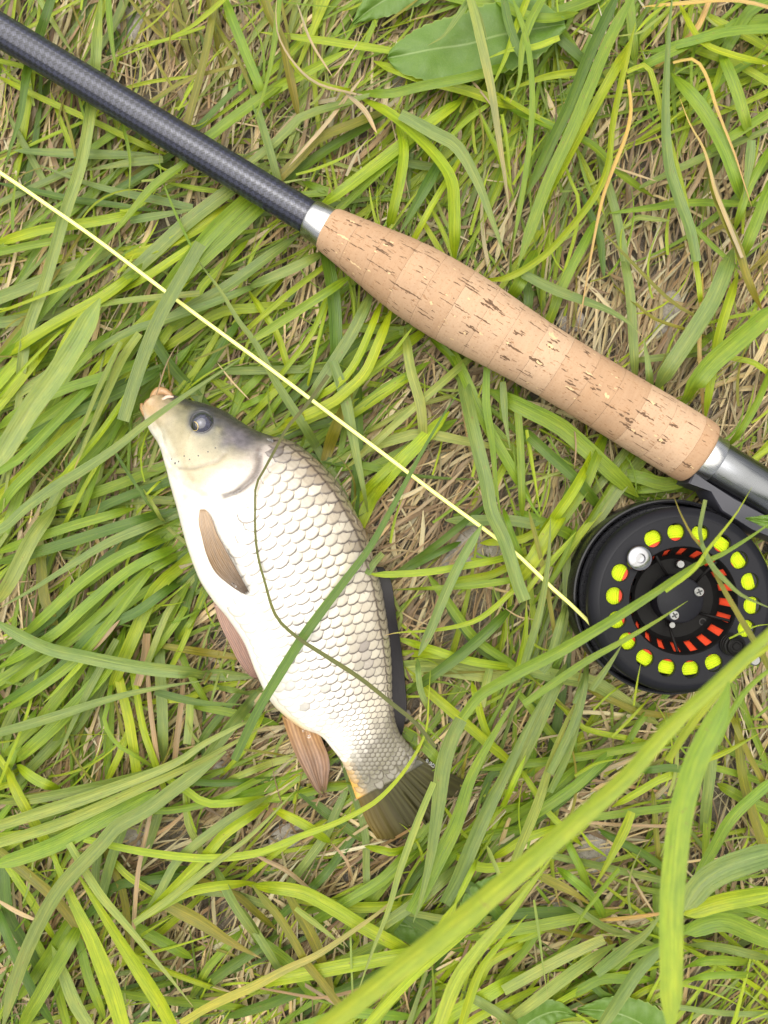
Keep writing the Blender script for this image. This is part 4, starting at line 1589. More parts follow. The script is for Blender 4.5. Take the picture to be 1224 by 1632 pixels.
run((816, 0, 3), '''
d 62 24 n: 520,-60 420,150 340,330 280,490 180,700 70,930 | bluish green blade with wet glints above the cork grip
g 66 25 n: 590,-50 460,200 370,420 280,640 160,900 30,1270 | mid green blade beside the bluish one, running down to the top of the cork grip
y 58 23 n: 580,170 480,360 370,560 250,780 120,1010 40,1250
y 40 24 n: 590,110 530,350 480,600 460,780 400,930 280,1090 150,1224 -20,1325 -180,1335
g 30 21 n: -10,-40 60,150 90,330 95,560 70,800 10,1150
b 74 27 s: 770,-60 745,200 735,500 745,760 790,930 850,1100 880,1250 | broad blue green blade running straight down from the top edge at upper right
y 32 23 e: 550,345 640,312 680,390 720,560 780,760 830,950 860,1110 870,1330
a 20 22 e: 770,300 870,283 930,360 980,520 1060,730 1110,880 1150,1000
a 24 20 e: 555,380 570,520 545,650 490,790 440,930 400,1100 370,1260 330,1500 300,1640 | thin orange dry blade standing among the straw above the cork grip
s 26 21 sA: 798,455 850,590 920,720 970,900 1020,1030 1100,1230
o 50 20 n: 940,850 1010,1030 1080,1180 1130,1340 1200,1490
g 76 17 n: 760,350 880,480 970,620 1040,770 1110,980
g 58 18 n: 995,240 1070,420 1145,670
b 58 17 e: 1145,670 1130,800 1105,960
y 46 14 n: 790,0 900,190 1050,260 1260,310
g 48 15 n: 850,200 1050,150 1260,138
g 58 13 n: 700,280 860,200 950,165
a 24 16 n: 830,15 1000,0 1120,8 1260,45
p 20 20 s: 425,182 600,160 650,130 725,65
y 20 19 b: 590,155 660,80 740,20
d 48 10 n: 90,80 220,180 330,275
y 42 12 e: 320,342 150,370 -30,440
g 56 13 n: -40,510 200,610 380,690 520,830 680,945
y 36 12 n: 0,490 120,560 230,610
g 40 9 b: 660,995 850,970 1100,975
b 48 10 b: 760,825 960,730 1150,650
g 48 14 n: 1020,670 1224,540 1280,500
g 44 17 n: 1240,690 1130,900 1060,1110
g 64 19 n: 1260,820 1150,1100 1090,1260
y 20 12 b: 275,850 320,980 290,1160 265,1240
b 46 9 n: 450,860 500,1040 540,1260
g 60 8 n: 130,60 240,170 300,260
g 70 7 n: -20,100 130,90 300,30
y 40 7 n: 210,80 250,200 320,270
g 50 8 n: 560,-20 570,100 580,200
g 60 9 n: 1224,90 1080,110 1000,180
y 40 8 n: 1224,390 1080,310 940,260
g 44 8 b: 1130,300 1000,380 930,460
y 34 9 n: 1010,280 980,380 940,480
s 14 14 b: 520,810 580,830 640,850
y 34 7 b: 330,760 380,860 410,940
d 44 7 b: 370,1010 420,1130 430,1224
p 30 7 b: 560,1070 600,1040 690,1050
g 26 12 b: 870,1090 940,1160 1020,1230
a 30 10 n: 770,245 880,140 940,10
g 60 10 n: 1224,0 1130,60 1050,190
y 50 8 n: 1224,230 1120,170 1000,110
''')
run((0, 408, 3), '''
b 70 32 oc: 960,-60 840,150 760,300 690,470 640,620 588,790 | grey green blade lying on top of the yellow line, cut tip left of the fish
b 58 21 s: 930,-20 960,40 1050,160 1140,310 1224,420 1324,610 1450,810 1560,990 1655,1165 | long straight grey green blade crossing under the yellow line behind the fish's back
b 66 34 os: 1180,470 1000,590 850,690 700,800 550,920 400,1020 270,1100 130,1200 30,1290 -30,1320 | long green blade lying across the fish's mouth
p 38 17 c: 470,235 640,210 955,180
b 48 15 n: 1260,125 1000,230 800,300 600,370 390,500
b 66 13 n: 1260,20 1080,150 900,250
y 18 18 n: -40,282 200,190 400,110 580,10
g 58 14 n: -40,510 200,370 430,230 640,90 780,-10
g 60 15 n: 60,450 400,250 720,40
y 66 17 n: 10,490 250,330 500,190 680,50
p 110 50 n: 480,200 370,400 260,580 150,730 60,870 -50,1040 | broad pale blade out of focus at the left edge, nearest to the camera there
y 44 20 e: 400,270 310,400 220,580
p 58 22 eD: 670,370 580,500 500,680 420,860 350,1030
p 38 21 eD: 580,410 470,640 390,830 285,1000
y 40 16 n: 600,680 480,850 360,990
d 54 13 n: 800,520 600,640 300,780 60,910
g 54 14 n: 740,470 540,560 300,640 100,740 -40,850
g 58 12 n: 780,570 600,760 460,920
g 50 15 n: 370,690 100,960 -40,1040
g 52 14 n: 520,690 200,980 50,1130 -20,1260
y 15 23 n: 350,300 150,500 -40,720
p 40 12 e: 115,480 80,760 30,1100 10,1240
d 56 9 n: 735,400 820,530 930,655
d 50 9 n: 1090,390 1000,530 920,610
r 9 24 ox: 748,665 762,620 790,530 830,450 870,400 | thin tan stalk poking up from the fish's mouth
g 58 9 n: 820,990 600,1080 380,1155
d 48 8 n: 830,1070 550,1170 430,1235
d 20 14 e: 550,940 640,1080 740,1224 885,1365
s 9 18 bx: 1035,505 1110,600 1195,690
b 68 9 n: -40,215 200,120 360,50
b 58 7 n: -40,325 120,300 230,278
g 60 11 n: 150,830 300,720 480,610
y 50 10 n: 320,820 220,940 60,1090
y 48 13 n: 150,530 60,640 -30,750
p 46 12 n: 230,560 100,650 -40,720
g 50 9 n: 430,460 330,560 260,700
y 60 9 n: 880,120 700,300 560,440
g 46 8 n: 900,300 800,360 690,480
y 40 8 n: 870,260 800,370 760,430
b 36 7 n: 540,170 620,120 700,90
y 44 8 n: 1100,10 980,130 940,200
g 40 11 n: 560,820 480,980 420,1150
y 22 12 n: 470,990 400,1110 340,1224
b 60 8 n: 420,880 330,1040 230,1224
g 60 8 n: 260,840 150,1000 60,1224
y 30 9 n: 640,540 560,620 500,720
d 44 9 n: 700,560 560,620 420,700
g 40 12 n: 680,660 620,780 540,900
y 50 13 n: 880,-20 680,110 480,200
y 54 8 n: 1224,250 1050,270 880,380
g 36 7 n: 1224,690 1130,740 1100,790
g 44 7 n: 1224,590 1160,660 1110,760
d 46 7 n: 1100,550 1224,540 1300,530
y 40 6 n: 60,820 180,760 300,700
o 20 10 n: 60,380 160,250 300,30
y 58 10 n: 0,600 160,420 320,330
g 48 12 n: 430,10 240,220 100,380
''')
run((408, 408, 3), '''
b 68 23 e: 365,500 420,660 460,850 500,1050 545,1270 | grey green blade passing under the yellow line close behind the fish's back
d 72 14 n: 340,20 370,200 382,450
b 62 22 n: 560,160 470,350 390,480 300,620 230,745 | wet shiny blade running from under the cork grip to the yellow line
k 25 38 wox: 345,570 240,715 150,820 95,920 40,1020 0,1100 -5,1230 -3,1340 10,1440 40,1550 95,1720 200,1825 330,1910 500,2020 650,2140 760,2230 860,2350 | narrow olive blade with a brown node curving over the fish's shoulder and flank
y 44 20 n: 605,200 540,370 470,520 380,620 230,710
y 58 21 n: 655,240 580,430 520,560 430,650 330,720 -30,880
g 48 24 n: 460,90 250,230 -40,420
b 54 22 n: 330,-20 150,70 -40,150
b 44 10 n: -40,550 130,545 290,538
y 30 11 n: 300,70 170,170 30,290
y 28 14 n: 325,230 260,380 140,540
y 20 13 n: 335,250 270,520
p 54 16 n: 712,340 740,540 790,720 803,930
p 42 15 n: 950,550 790,690 580,880
d 60 33 os: 985,630 890,770 780,960 640,1224 540,1400 420,1560 330,1680 220,1830 100,2020 0,2190 -105,2410 | dark green blade running diagonally over the fish's flank, crossing the narrow olive blade
b 72 30 ocU: 960,380 1000,650 1050,880 1100,1080 1125,1224 1190,1370 1250,1560 1285,1650 | broad green blade from under the cork grip lying over the yellow line near the reel
y 72 15 n: 780,895 660,1020 550,1160 505,1260
y 44 14 n: 700,950 560,1080 500,1150
o 66 13 b: 420,740 370,850 335,960
p 56 10 b: 480,940 650,880 800,850 1020,890
g 48 15 e: 1105,530 1100,700 1130,900 1150,1100 1175,1270
b 44 14 e: 1180,600 1190,760 1215,920
g 58 12 n: 1010,600 1100,800 1220,1010
y 20 17 b: 750,340 640,480 530,570
y 50 9 n: 680,610 560,690 440,770
y 54 10 n: 720,420 600,510 500,590
g 40 8 n: 720,570 600,640 500,720
g 46 8 n: 620,400 500,450 330,600
d 50 8 n: 450,440 330,520 200,650
g 42 9 n: 250,520 130,660 30,800
y 38 9 n: 180,580 80,660 -20,760
y 36 10 n: 30,270 100,380 140,500
d 46 7 n: 100,880 230,830 400,780
g 44 8 n: 380,800 270,880 180,920
y 40 8 n: 420,720 280,770 120,850
p 44 9 n: 480,620 440,700 400,760
g 60 7 n: 830,860 700,940 560,1010
g 40 7 n: 430,1010 500,1000 600,1020
d 50 8 n: 490,760 490,900 480,1050 470,1224
g 50 7 n: 560,350 700,360 760,330
p 28 7 n: 620,790 740,720 850,690
y 40 7 n: 1224,940 1150,1080 1130,1150
g 44 8 n: 880,430 930,480 960,530
g 60 8 n: 1100,800 1180,880 1240,960
''')
run((816, 408, 3), '''
b 62 22 eo: 50,85 200,160 330,210 460,260 560,320 625,385 | pale green pointed blade lying just above the cork grip near its lower end
b 88 23 n: 1060,-40 970,190 880,340 780,490 680,650 | broad grey green blade slanting down to the upper edge of the cork grip at right
g 104 30 n: 1290,230 1090,400 960,510 870,620 800,730 | widest bright green blade slanting in from the right edge above the reel
y 58 19 n: 1080,80 1000,330 950,570 920,790
g 44 17 n: 1240,530 1170,700 1080,850 1020,920
b 52 13 n: 525,-30 560,150 580,400 592,610
b 44 16 s: 630,385 650,520 662,660
o 20 14 b: 560,15 680,140 780,230 890,295
o 22 13 n: 590,225 680,300 840,355
y 28 17 n: 868,-20 890,100 905,260
a 22 15 n: 903,260 895,450 905,620
y 20 14 b: 940,320 1060,290 1180,268
y 30 12 n: 1140,985 1260,900
g 90 14 n: 60,730 220,810 330,900 450,1010
d 58 18 n: 20,800 180,950 310,1070 400,1180 450,1240
y 46 14 n: 385,950 310,1090 190,1260
b 66 9 n: 620,970 520,1100 430,1230
b 48 9 n: 535,940 410,1100
y 24 14 e: 70,830 100,1030 140,1260
g 40 13 n: 15,620 40,900 50,1260
g 70 11 n: 620,1060 750,1090 900,1035
r 10 14 bx: 290,770 305,900 298,1020
g 60 8 n: 560,1050 640,1110 720,1160
d 50 7 n: 460,1060 560,1130 640,1150
b 50 8 n: 300,900 430,1030 540,1120
g 40 7 n: 690,1130 800,1110 880,1130
p 16 12 n: 60,1090 150,1060 240,1030
g 70 17 n: 120,-30 40,120 -20,220
g 50 13 n: 330,-30 250,130 190,280
d 50 10 n: 60,100 80,200 60,300
y 30 9 n: 1224,560 1150,510 1060,490
b 40 8 n: 850,470 760,480 670,490
g 40 9 n: 930,400 880,440 800,460
y 40 9 n: 1224,900 1170,960 1130,1000
''')
run((0, 816, 3), '''
b 74 26 n: -60,505 200,640 400,690 650,740 900,765 1240,792 | long grey green blade running from the left edge to the fish's pelvic fin
b 58 22 s: 980,805 700,850 500,900 250,980 -50,1070 | grey green blade from the left edge tapering towards the pelvic fin, under the long one
b 62 21 n: 1270,820 1130,990 1000,1160 930,1260
d 46 17 e: 740,860 950,910 1160,922
b 40 18 n: 990,825 1150,860 1290,868
g 50 15 n: 650,-20 300,80 -30,200
d 60 16 n: 880,-20 600,60 250,170 -40,250
b 58 21 e: 870,0 540,135 330,260 150,370 -20,465
g 58 17 n: 900,80 600,200 400,330 200,510 80,620
g 58 16 n: 910,140 650,260 430,430 250,590 -30,760
g 50 15 n: 920,170 700,290 500,470 300,640 -30,870
d 54 18 n: 960,265 800,370 650,480 450,580 250,780 -30,930
g 46 19 n: 780,200 600,430 430,640 300,760 100,900 -30,970
y 68 15 n: 885,240 760,350 690,480 595,700
p 34 14 n: 895,355 800,480 710,710
g 76 14 n: 600,540 530,720 380,900 200,1080 40,1215
b 44 16 e: 560,610 440,820 350,1000 250,1230
g 66 13 n: 400,720 300,860 220,960
r 24 19 b: 575,515 510,590 440,665
y 30 20 e: 420,690 300,820 200,920
y 20 15 n: 165,820 130,970 30,1220
y 56 12 n: 585,860 620,1010 655,1260
g 26 14 n: 515,920 500,1010 560,1110 640,1160
r 42 12 c: 702,580 690,700 655,830
r 30 11 n: 705,770 720,950 755,1200
y 42 11 n: 655,870 690,1050 750,1220
b 58 10 n: 770,580 765,720 775,950 780,1200
o 42 10 b: 830,648 960,670 1100,690
p 48 10 c: 910,900 905,1000 895,1110
r 30 9 n: 865,910 855,1000 838,1150
p 76 20 n: 270,-30 160,120 50,330 -30,450
o 56 9 n: 195,220 210,400 240,490
g 56 10 n: 430,470 280,650 150,820
d 50 9 n: 700,80 500,230 300,440
g 52 11 n: 860,50 640,170 480,290
g 50 12 n: 820,300 640,420 470,560 330,700
d 52 10 n: 820,230 640,330 480,520
g 48 9 n: 850,430 760,600 720,700
g 36 12 n: 940,340 860,500 760,640
d 56 9 n: 370,360 250,500 120,590
g 60 10 n: 200,640 100,740 -20,820
b 50 12 n: 230,700 130,830 60,960
g 60 9 n: 430,800 380,930 300,1060
b 56 9 n: 520,780 470,870 400,980
y 50 8 n: 160,700 80,760 -30,820
d 50 8 n: 260,560 170,660 60,720
p 22 13 n: 740,-20 790,60 880,140
y 30 10 n: 960,410 920,520 870,640 830,720
g 30 9 n: 1000,360 940,480 900,540
d 56 8 n: 940,270 900,400 870,520
g 40 8 n: 870,690 900,760 960,860
y 36 9 n: 800,900 900,890 1000,840 1060,830
g 44 8 n: 1224,990 1100,960 1000,940
d 40 7 n: 1100,920 1000,1040 940,1130
y 26 9 n: 1224,1040 1180,1130 1115,1200
b 60 8 n: 360,1000 250,1120 150,1224
g 50 8 n: 130,1030 80,1130 40,1224
g 46 9 n: 250,940 180,1010 90,1100
y 40 7 n: 610,1060 580,1140 540,1224
''')
run((550, 816, 3), '''
y 38 23 no: 110,292 130,300 350,290 550,260 770,218 860,170 | yellow green blade with a sharp kink resting on the fish's back by the dorsal fin
b 36 24 co: 105,300 140,240 180,195
g 44 21 s: 225,372 500,360 700,340 820,322
y 34 25 oD: 830,350 700,470 600,530 430,565 260,575 185,590
b 52 27 n: 655,60 560,220 480,390 410,560 350,690
b 34 20 n: 345,700 360,850 420,980
d 58 16 n: 810,445 650,600 480,740 280,875
y 44 15 n: 235,600 430,660 600,710 840,745
y 44 14 n: 230,670 500,690 800,755
p 90 7 n: 250,750 420,740 660,775
b 48 26 s: 985,20 970,250 930,480 850,740
y 46 22 D: 815,800 860,600 868,420
b 56 25 s: 1098,310 1040,500 990,680 940,760
o 24 24 n: 875,-20 930,200 980,450 1015,670
b 54 24 s: 1100,400 1150,600 1150,800 1100,1000 980,1250
y 30 25 s: 1105,90 990,220 900,340 840,420
y 76 20 n: 1060,-30 970,110 880,260 790,360
g 30 18 n: 755,-20 800,110 860,250
d 40 10 n: 560,60 450,150 300,260
y 54 12 n: 380,840 540,980 690,1110
g 50 12 n: 500,440 620,600 760,700
d 56 8 n: 560,540 650,650 760,720
g 60 8 n: 260,1040 380,1120 440,1180
y 44 8 n: 800,250 700,300 590,320
p 44 9 c: 690,750 670,840 650,930
y 40 9 n: 630,900 660,1010 690,1080
d 36 6 n: 480,180 400,220 330,260
b 60 9 n: 620,40 780,40 900,60
g 60 9 n: 920,40 1060,100 1130,150
y 40 8 n: 1224,-20 1120,110 1060,200
b 44 7 n: 1060,240 1060,400 1050,500
y 44 9 n: 740,140 850,130 920,90
g 26 12 n: 1070,160 1020,280 960,360
s 9 12 bx: 765,460 830,500 905,515
s 9 9 bx: 240,460 320,510 400,540
p 18 10 n: 245,440 270,500 250,560
g 44 8 n: 880,930 960,1030 1010,1090
''')
# blades over and round the reel (zoom 3.547 tile)
run((880, 660, 3.547), '''
g 86 52 so: 1300,560 1180,650 960,790 830,845 700,925 560,1020 300,1185 60,1330 -60,1395 -180,1455 -330,1540 -420,1600 -510,1720 | big green blade crossing the face of the reel from the right edge
g 56 48 so: 768,1056 600,1165 400,1285 200,1395 40,1500 -160,1640 | shorter green blade under the big one, its point resting on the reel's hub
o 44 55 so: 683,450 730,570 800,700 870,780 940,940 1050,1130 1130,1260 1200,1380 1280,1560 | yellow olive blade with a tan point crossing the reel's holes from top to lower right
y 30 56 so: 1130,410 1040,560 940,690 880,765 800,880 640,1000 | thin upright blade tip rising over the reel towards the silver tube
b 26 50 soc: 866,485 850,560 836,650 850,740
b 40 56 oe: 845,735 900,850 980,940 1080,1030 1260,1110
y 14 44 oe: 1000,1270 1080,1230 1160,1195 1260,1185
b 48 40 os: 395,1300 320,1420 220,1560
y 16 40 osx: 502,1400 480,1520 460,1650
b 50 30 s: 125,940 60,1120 20,1260 -20,1400
b 34 31 s: 120,1040 190,1160 210,1290 190,1440 120,1640
y 34 23 s: 135,665 40,790 -60,900
g 66 16 n: 240,270 180,420 60,600
y 70 20 n: 210,260 120,430 -30,640
g 50 9 n: 440,230 340,400 240,560
g 60 9 n: 560,420 700,400 800,340
y 50 8 n: 540,340 640,400 760,350
''')
run((816, 1000, 3), '''
f 158 122 s: 1980,-620 1700,-390 1420,-150 1250,10 1130,120 950,290 750,480 560,700 350,890 150,1060 -30,1215 -240,1390 -430,1540 -620,1690 -850,1870 -1150,2110 | very broad yellow green blade in front at lower right, slanting to the bottom edge
g 128 104 nF: 1040,260 1005,380 940,510 875,650 815,850 785,1060 765,1300 760,1600 755,1960 | very broad soft green blade standing upright in front at lower right
y 52 75 s: 1500,-110 1260,70 1120,170 1000,290 860,460 740,640
g 40 62 s: 1420,60 1250,190 1130,290 1040,420 980,560
o 30 22 n: 1030,370 1100,540 1200,740 1280,860
o 50 14 n: 1075,400 1100,700 1170,950 1260,1200
y 40 19 s: 1195,500 1050,580 910,640
g 58 24 n: 1280,700 1060,900 960,1060 860,1240
p 66 22 s: 345,280 250,470 180,660 120,850 10,1120
b 54 21 s: 355,330 280,580 180,790
b 62 23 n: 260,170 200,300 100,520 -20,770
g 56 13 n: 400,670 290,770 150,865
y 28 15 s: 515,628 400,650 300,710
g 48 10 n: 40,655 300,620 600,568
y 62 17 e: 570,880 540,960 470,1100 390,1250
p 76 7 n: 220,235 400,270 550,365
g 36 12 n: 930,660 1080,700 1200,740
d 40 10 n: 680,680 760,670 830,680
y 40 9 n: 600,790 720,720 860,680
r 18 10 n: 400,935 560,945 730,950
g 40 10 n: 450,900 600,880 760,860
g 60 9 n: 260,720 150,820 20,900
d 60 8 n: 380,700 200,850 -20,1000
y 34 10 n: 100,770 170,880 250,960
y 44 9 n: -20,1060 60,1010 140,980
d 36 9 n: 520,1030 620,1080 710,1140
o 30 9 n: 680,880 690,1000 700,1100
b 60 14 n: 960,520 950,680 930,830
g 40 9 n: 930,640 940,820 930,980
s 14 8 b: 895,740 920,860 940,1000
y 30 8 n: 240,380 340,480 560,530
d 40 7 n: 130,420 170,490 230,550
o 34 8 n: 480,350 600,400 740,420
g 40 9 n: 700,360 620,440 560,540
s 12 8 b: 80,550 150,530 220,515
''')
run((0, 1224, 3), '''
b 56 22 n: 880,-15 700,30 450,90 150,150 -30,165
p 74 27 s: 1340,-300 1000,-128 830,-20 500,110 200,210 -50,290 | upper of two broad pale blades sweeping up from the left edge below the fish
p 76 26 s: 1310,-230 1050,-85 880,5 600,130 300,260 -50,370 | lower of two broad pale blades sweeping up from the left edge below the fish
g 86 24 n: 760,105 500,240 250,370 -50,475
b 78 32 n: 1080,-80 960,10 850,90 700,200 560,280 480,370 300,560 180,760 80,1000 10,1260 | long dark green blade bending from beside the anal fin down to the lower left corner
p 56 26 e: 330,360 470,590 620,770 780,960 925,1140 | narrow pale pointed blade on top of the bright yellow fan at lower left
y 100 24 s: 220,340 340,620 440,830 530,1050 600,1280 | left one of the two bright yellow green blades fanning out at lower left
y 110 23 s: 340,460 520,740 660,960 780,1150 840,1270 | right one of the two bright yellow green blades fanning out at lower left
y 66 19 n: 20,-20 90,130 200,320 280,470
y 52 17 n: 80,-15 180,60 290,105
g 76 18 n: 390,730 280,930 180,1110 90,1260
d 58 15 n: -20,640 60,860 150,1050 270,1250
o 56 12 n: 80,465 250,610 370,755
s 26 18 bo: -30,620 90,690 190,735
b 48 22 n: 1290,130 1050,280 860,430 800,520 740,640 660,745
y 56 23 n: 1290,170 1080,310 1000,400 880,520 680,730
p 46 25 so: 1420,100 1224,300 1060,430 930,530 790,640 640,745 | pale yellow green blade with a fine tip lying below the anal fin
y 58 22 n: 1224,545 1050,560 900,590 780,650 620,745
o 84 15 e: 780,640 950,730 1100,830 1250,910
b 58 18 n: 1015,450 1100,620 1170,730 1260,850
r 24 16 n: 705,280 660,500 640,770
b 58 12 n: 580,310 530,450 490,600
y 48 24 so: 2058,-470 2050,-330 2035,-170 1950,-10 1840,120 1750,190 1600,265 1420,330 1224,408 1000,432 800,415 600,385 400,340 | long thin yellow green blade arching over the fish's tail
g 60 10 n: 580,1080 800,1110 1020,1130
p 70 10 b: 300,980 360,1130 430,1240
y 34 10 n: 560,460 620,520 740,600
o 40 9 n: 540,480 590,600 610,760
y 40 14 n: 880,100 1000,170 1224,150
g 40 12 n: 690,205 850,200 1050,150 1224,60
d 40 9 n: 880,60 1050,70 1224,60
p 44 9 n: 890,120 900,260 940,350
b 50 8 n: 770,180 740,280 700,390
g 60 9 n: 650,760 760,820 830,860
g 44 8 n: 1090,850 1000,950 960,1020
d 60 9 n: 1224,870 1100,950 1010,1020
y 40 10 n: 690,920 820,980 960,1030
s 22 9 n: 680,920 800,970 980,1030
g 50 9 n: 390,880 420,1000 460,1100
d 60 8 n: 20,520 40,700 130,860
g 60 8 n: 180,840 260,1000 300,1150
y 44 10 n: 60,500 140,620 200,720
d 50 9 n: 480,640 560,560 780,530
g 60 9 n: 300,780 240,880 160,1000
b 44 8 n: 1224,640 1100,600 980,590
o 40 10 n: 1224,690 1130,610 1010,560
d 48 8 n: 600,560 700,530 800,500
b 50 10 n: 470,420 460,520 470,600
r 18 9 n: 760,310 820,270 880,220
s 14 8 b: 740,350 830,270 900,190
y 36 9 n: 0,90 60,60 10,-20
''')
run((408, 1224, 3), '''
y 72 22 n: -40,560 200,590 350,660 500,750 720,870 780,910 | yellow green blade arching below the fish's tail towards the bottom middle
p 44 31 eo: 850,70 760,290 690,480 630,690 560,870 480,1090 | pale upright blade just below the fish's tail fin
b 94 30 eo: 978,-232 930,-130 895,-10 868,200 835,420 790,620 750,740
g 92 26 os: 1275,-380 1146,-174 1030,40 960,260 870,440 790,600 740,690
b 90 28 os: 1430,-440 1290,-183 1210,-10 1100,220 1020,400 960,540 900,650
y 32 32 n: 1290,-60 1224,90 1150,250 1040,470 940,680
y 66 34 n: 960,640 860,820 780,930 680,1050 580,1180 500,1290
b 58 20 n: 980,460 800,620 640,730 530,810
y 20 30 n: 895,180 1000,320 1110,385
p 24 30 n: 1105,370 1180,550
o 44 25 n: -20,560 100,700 180,820 240,930 320,1030 450,1200 | olive yellow blade crossing over the pale dry blade near the bottom
o 58 15 b: 190,670 270,810 320,940
p 42 20 e: 190,670 320,770 425,855
b 50 15 n: -20,750 90,930
r 26 14 b: 150,1075 300,1100 450,1070 650,1015
y 50 17 n: 80,195 230,270 360,360
r 14 18 n: 350,350 430,440 460,540
r 26 12 b: 50,440 150,490 240,565
g 60 14 n: 400,660 600,540 720,420
b 40 12 n: 455,90 520,300 528,500
p 12 20 nx: 450,720 455,900 465,1160
y 74 17 n: 1260,990 1080,1100 950,1170 840,1250
b 48 19 n: 980,1070 1120,1150 1260,1240
f 84 60 s: 1420,420 1224,680 1080,850 960,1020 860,1280
y 60 46 s: 1300,700 1150,860 1060,990 980,1240
y 50 40 s: 1224,560 1000,790 760,990 520,1240
y 70 20 n: -40,1035 300,970 560,920 850,865
w 52 26 s: 790,600 680,612 600,680 450,790 300,890 150,960 0,1040 -200,1130 -360,1224 | long yellow blade fading to a dry tan tip at the bottom left of the middle
p 40 12 n: -40,20 60,-20 200,-60
y 44 13 n: -20,210 180,60 290,-20
g 60 11 n: -20,120 120,70 260,10
g 50 9 n: 190,130 360,90 470,85
d 50 8 n: 260,150 340,220 440,290
y 30 9 n: 20,470 130,380 240,310
b 48 7 n: 380,220 330,330 200,500
d 46 8 n: 410,400 320,520 180,650
g 54 10 n: 700,460 560,570 380,640
y 50 11 n: 760,360 660,400 600,390
g 56 10 n: 800,300 640,520 540,650
y 56 12 n: 640,660 480,665 300,640
d 50 9 n: 850,420 740,540 650,680
y 60 12 n: 930,330 820,540 740,640
g 60 11 n: 880,480 760,600 690,700
d 40 8 n: 1100,100 1130,30 1224,10
g 60 9 n: 1224,300 1080,330 990,370
y 56 11 n: 1224,470 1090,480 1020,450
g 50 8 n: 1224,190 1100,220 1040,280
d 70 8 n: 720,700 820,770 900,820
d 66 8 n: 1010,560 1090,620 1160,700
p 40 9 n: 780,700 900,720 1040,720
g 60 10 n: 600,840 480,900 360,960
d 66 8 n: 700,920 560,1000 420,1060
d 66 9 n: 180,1080 80,1120 -40,1160
g 56 9 n: 600,1180 440,1170 260,1220
y 26 9 n: 460,780 440,720 390,690
y 44 11 n: 1224,870 1120,930 1080,1000
y 52 13 n: 1224,1110 1060,1190 960,1260
g 60 9 n: 60,860 160,940 220,1020
r 20 8 n: 220,1030 300,1080 400,1140
y 40 12 n: 1224,780 1160,800 1130,830
''')
run((816, 1224, 3), '''
p 56 22 c: -40,1065 150,960 300,880 440,815
p 76 20 n: 500,840 300,970 100,1120 -40,1225
b 84 45 n: 720,850 600,970 520,1090 400,1270
b 84 30 s: 720,690 640,790 560,850 400,980
g 58 20 n: 810,960 950,920 1150,930
b 56 19 n: 820,845 1000,860 1240,915
g 42 17 n: 820,1015 980,990 1170,990
y 100 32 n: 820,700 1000,640 1280,590
g 100 28 n: 820,790 1000,735 1150,790 1290,850
b 128 44 n: 1300,390 1130,440 1000,490 900,560 820,680 | broad blue green blade entering from the right edge near the lower right corner
o 56 16 e: 140,520 280,590 390,665
g 48 17 n: 215,475 330,570 400,640 445,730
g 36 24 e: 510,480 400,620 320,730 270,830
b 38 15 n: 340,690 450,760 580,810
p 12 16 bx: 435,793 490,800 550,805
a 26 12 b: 450,725 560,715 680,700
d 40 11 n: 515,345 620,400 720,470
g 58 14 n: -40,785 200,740 330,715
p 17 26 xo: 105,630 130,800 150,960 172,1095
g 44 12 n: 290,400 330,480 360,560
b 50 9 n: 300,440 480,480 700,530
g 50 10 n: 560,1010 430,1010 330,1060
y 40 9 n: 560,980 420,1010 260,1100
g 44 8 n: 110,800 60,870 -20,960
d 56 8 n: 0,700 140,690 310,690
y 46 9 n: -30,840 60,810 130,780
o 30 9 n: 140,770 260,790 370,810
b 44 9 n: 540,900 480,880 600,870
g 50 9 n: 690,860 560,900 480,960
d 44 9 n: 380,1030 430,1080 480,1100
y 40 8 n: 1224,890 1100,880 980,850
g 54 8 n: 1100,690 1000,700 860,760
g 60 9 n: 1224,700 1100,660 960,690
y 40 8 n: 700,1040 640,1060 560,1110
b 30 9 n: 850,1150 1000,1170 1224,1180
s 14 9 b: 575,530 610,590 655,660
y 18 10 b: 350,330 380,370 420,400
g 60 9 n: 1224,200 1130,160 1060,120
y 44 10 n: 1224,330 1150,200 1120,60
''')

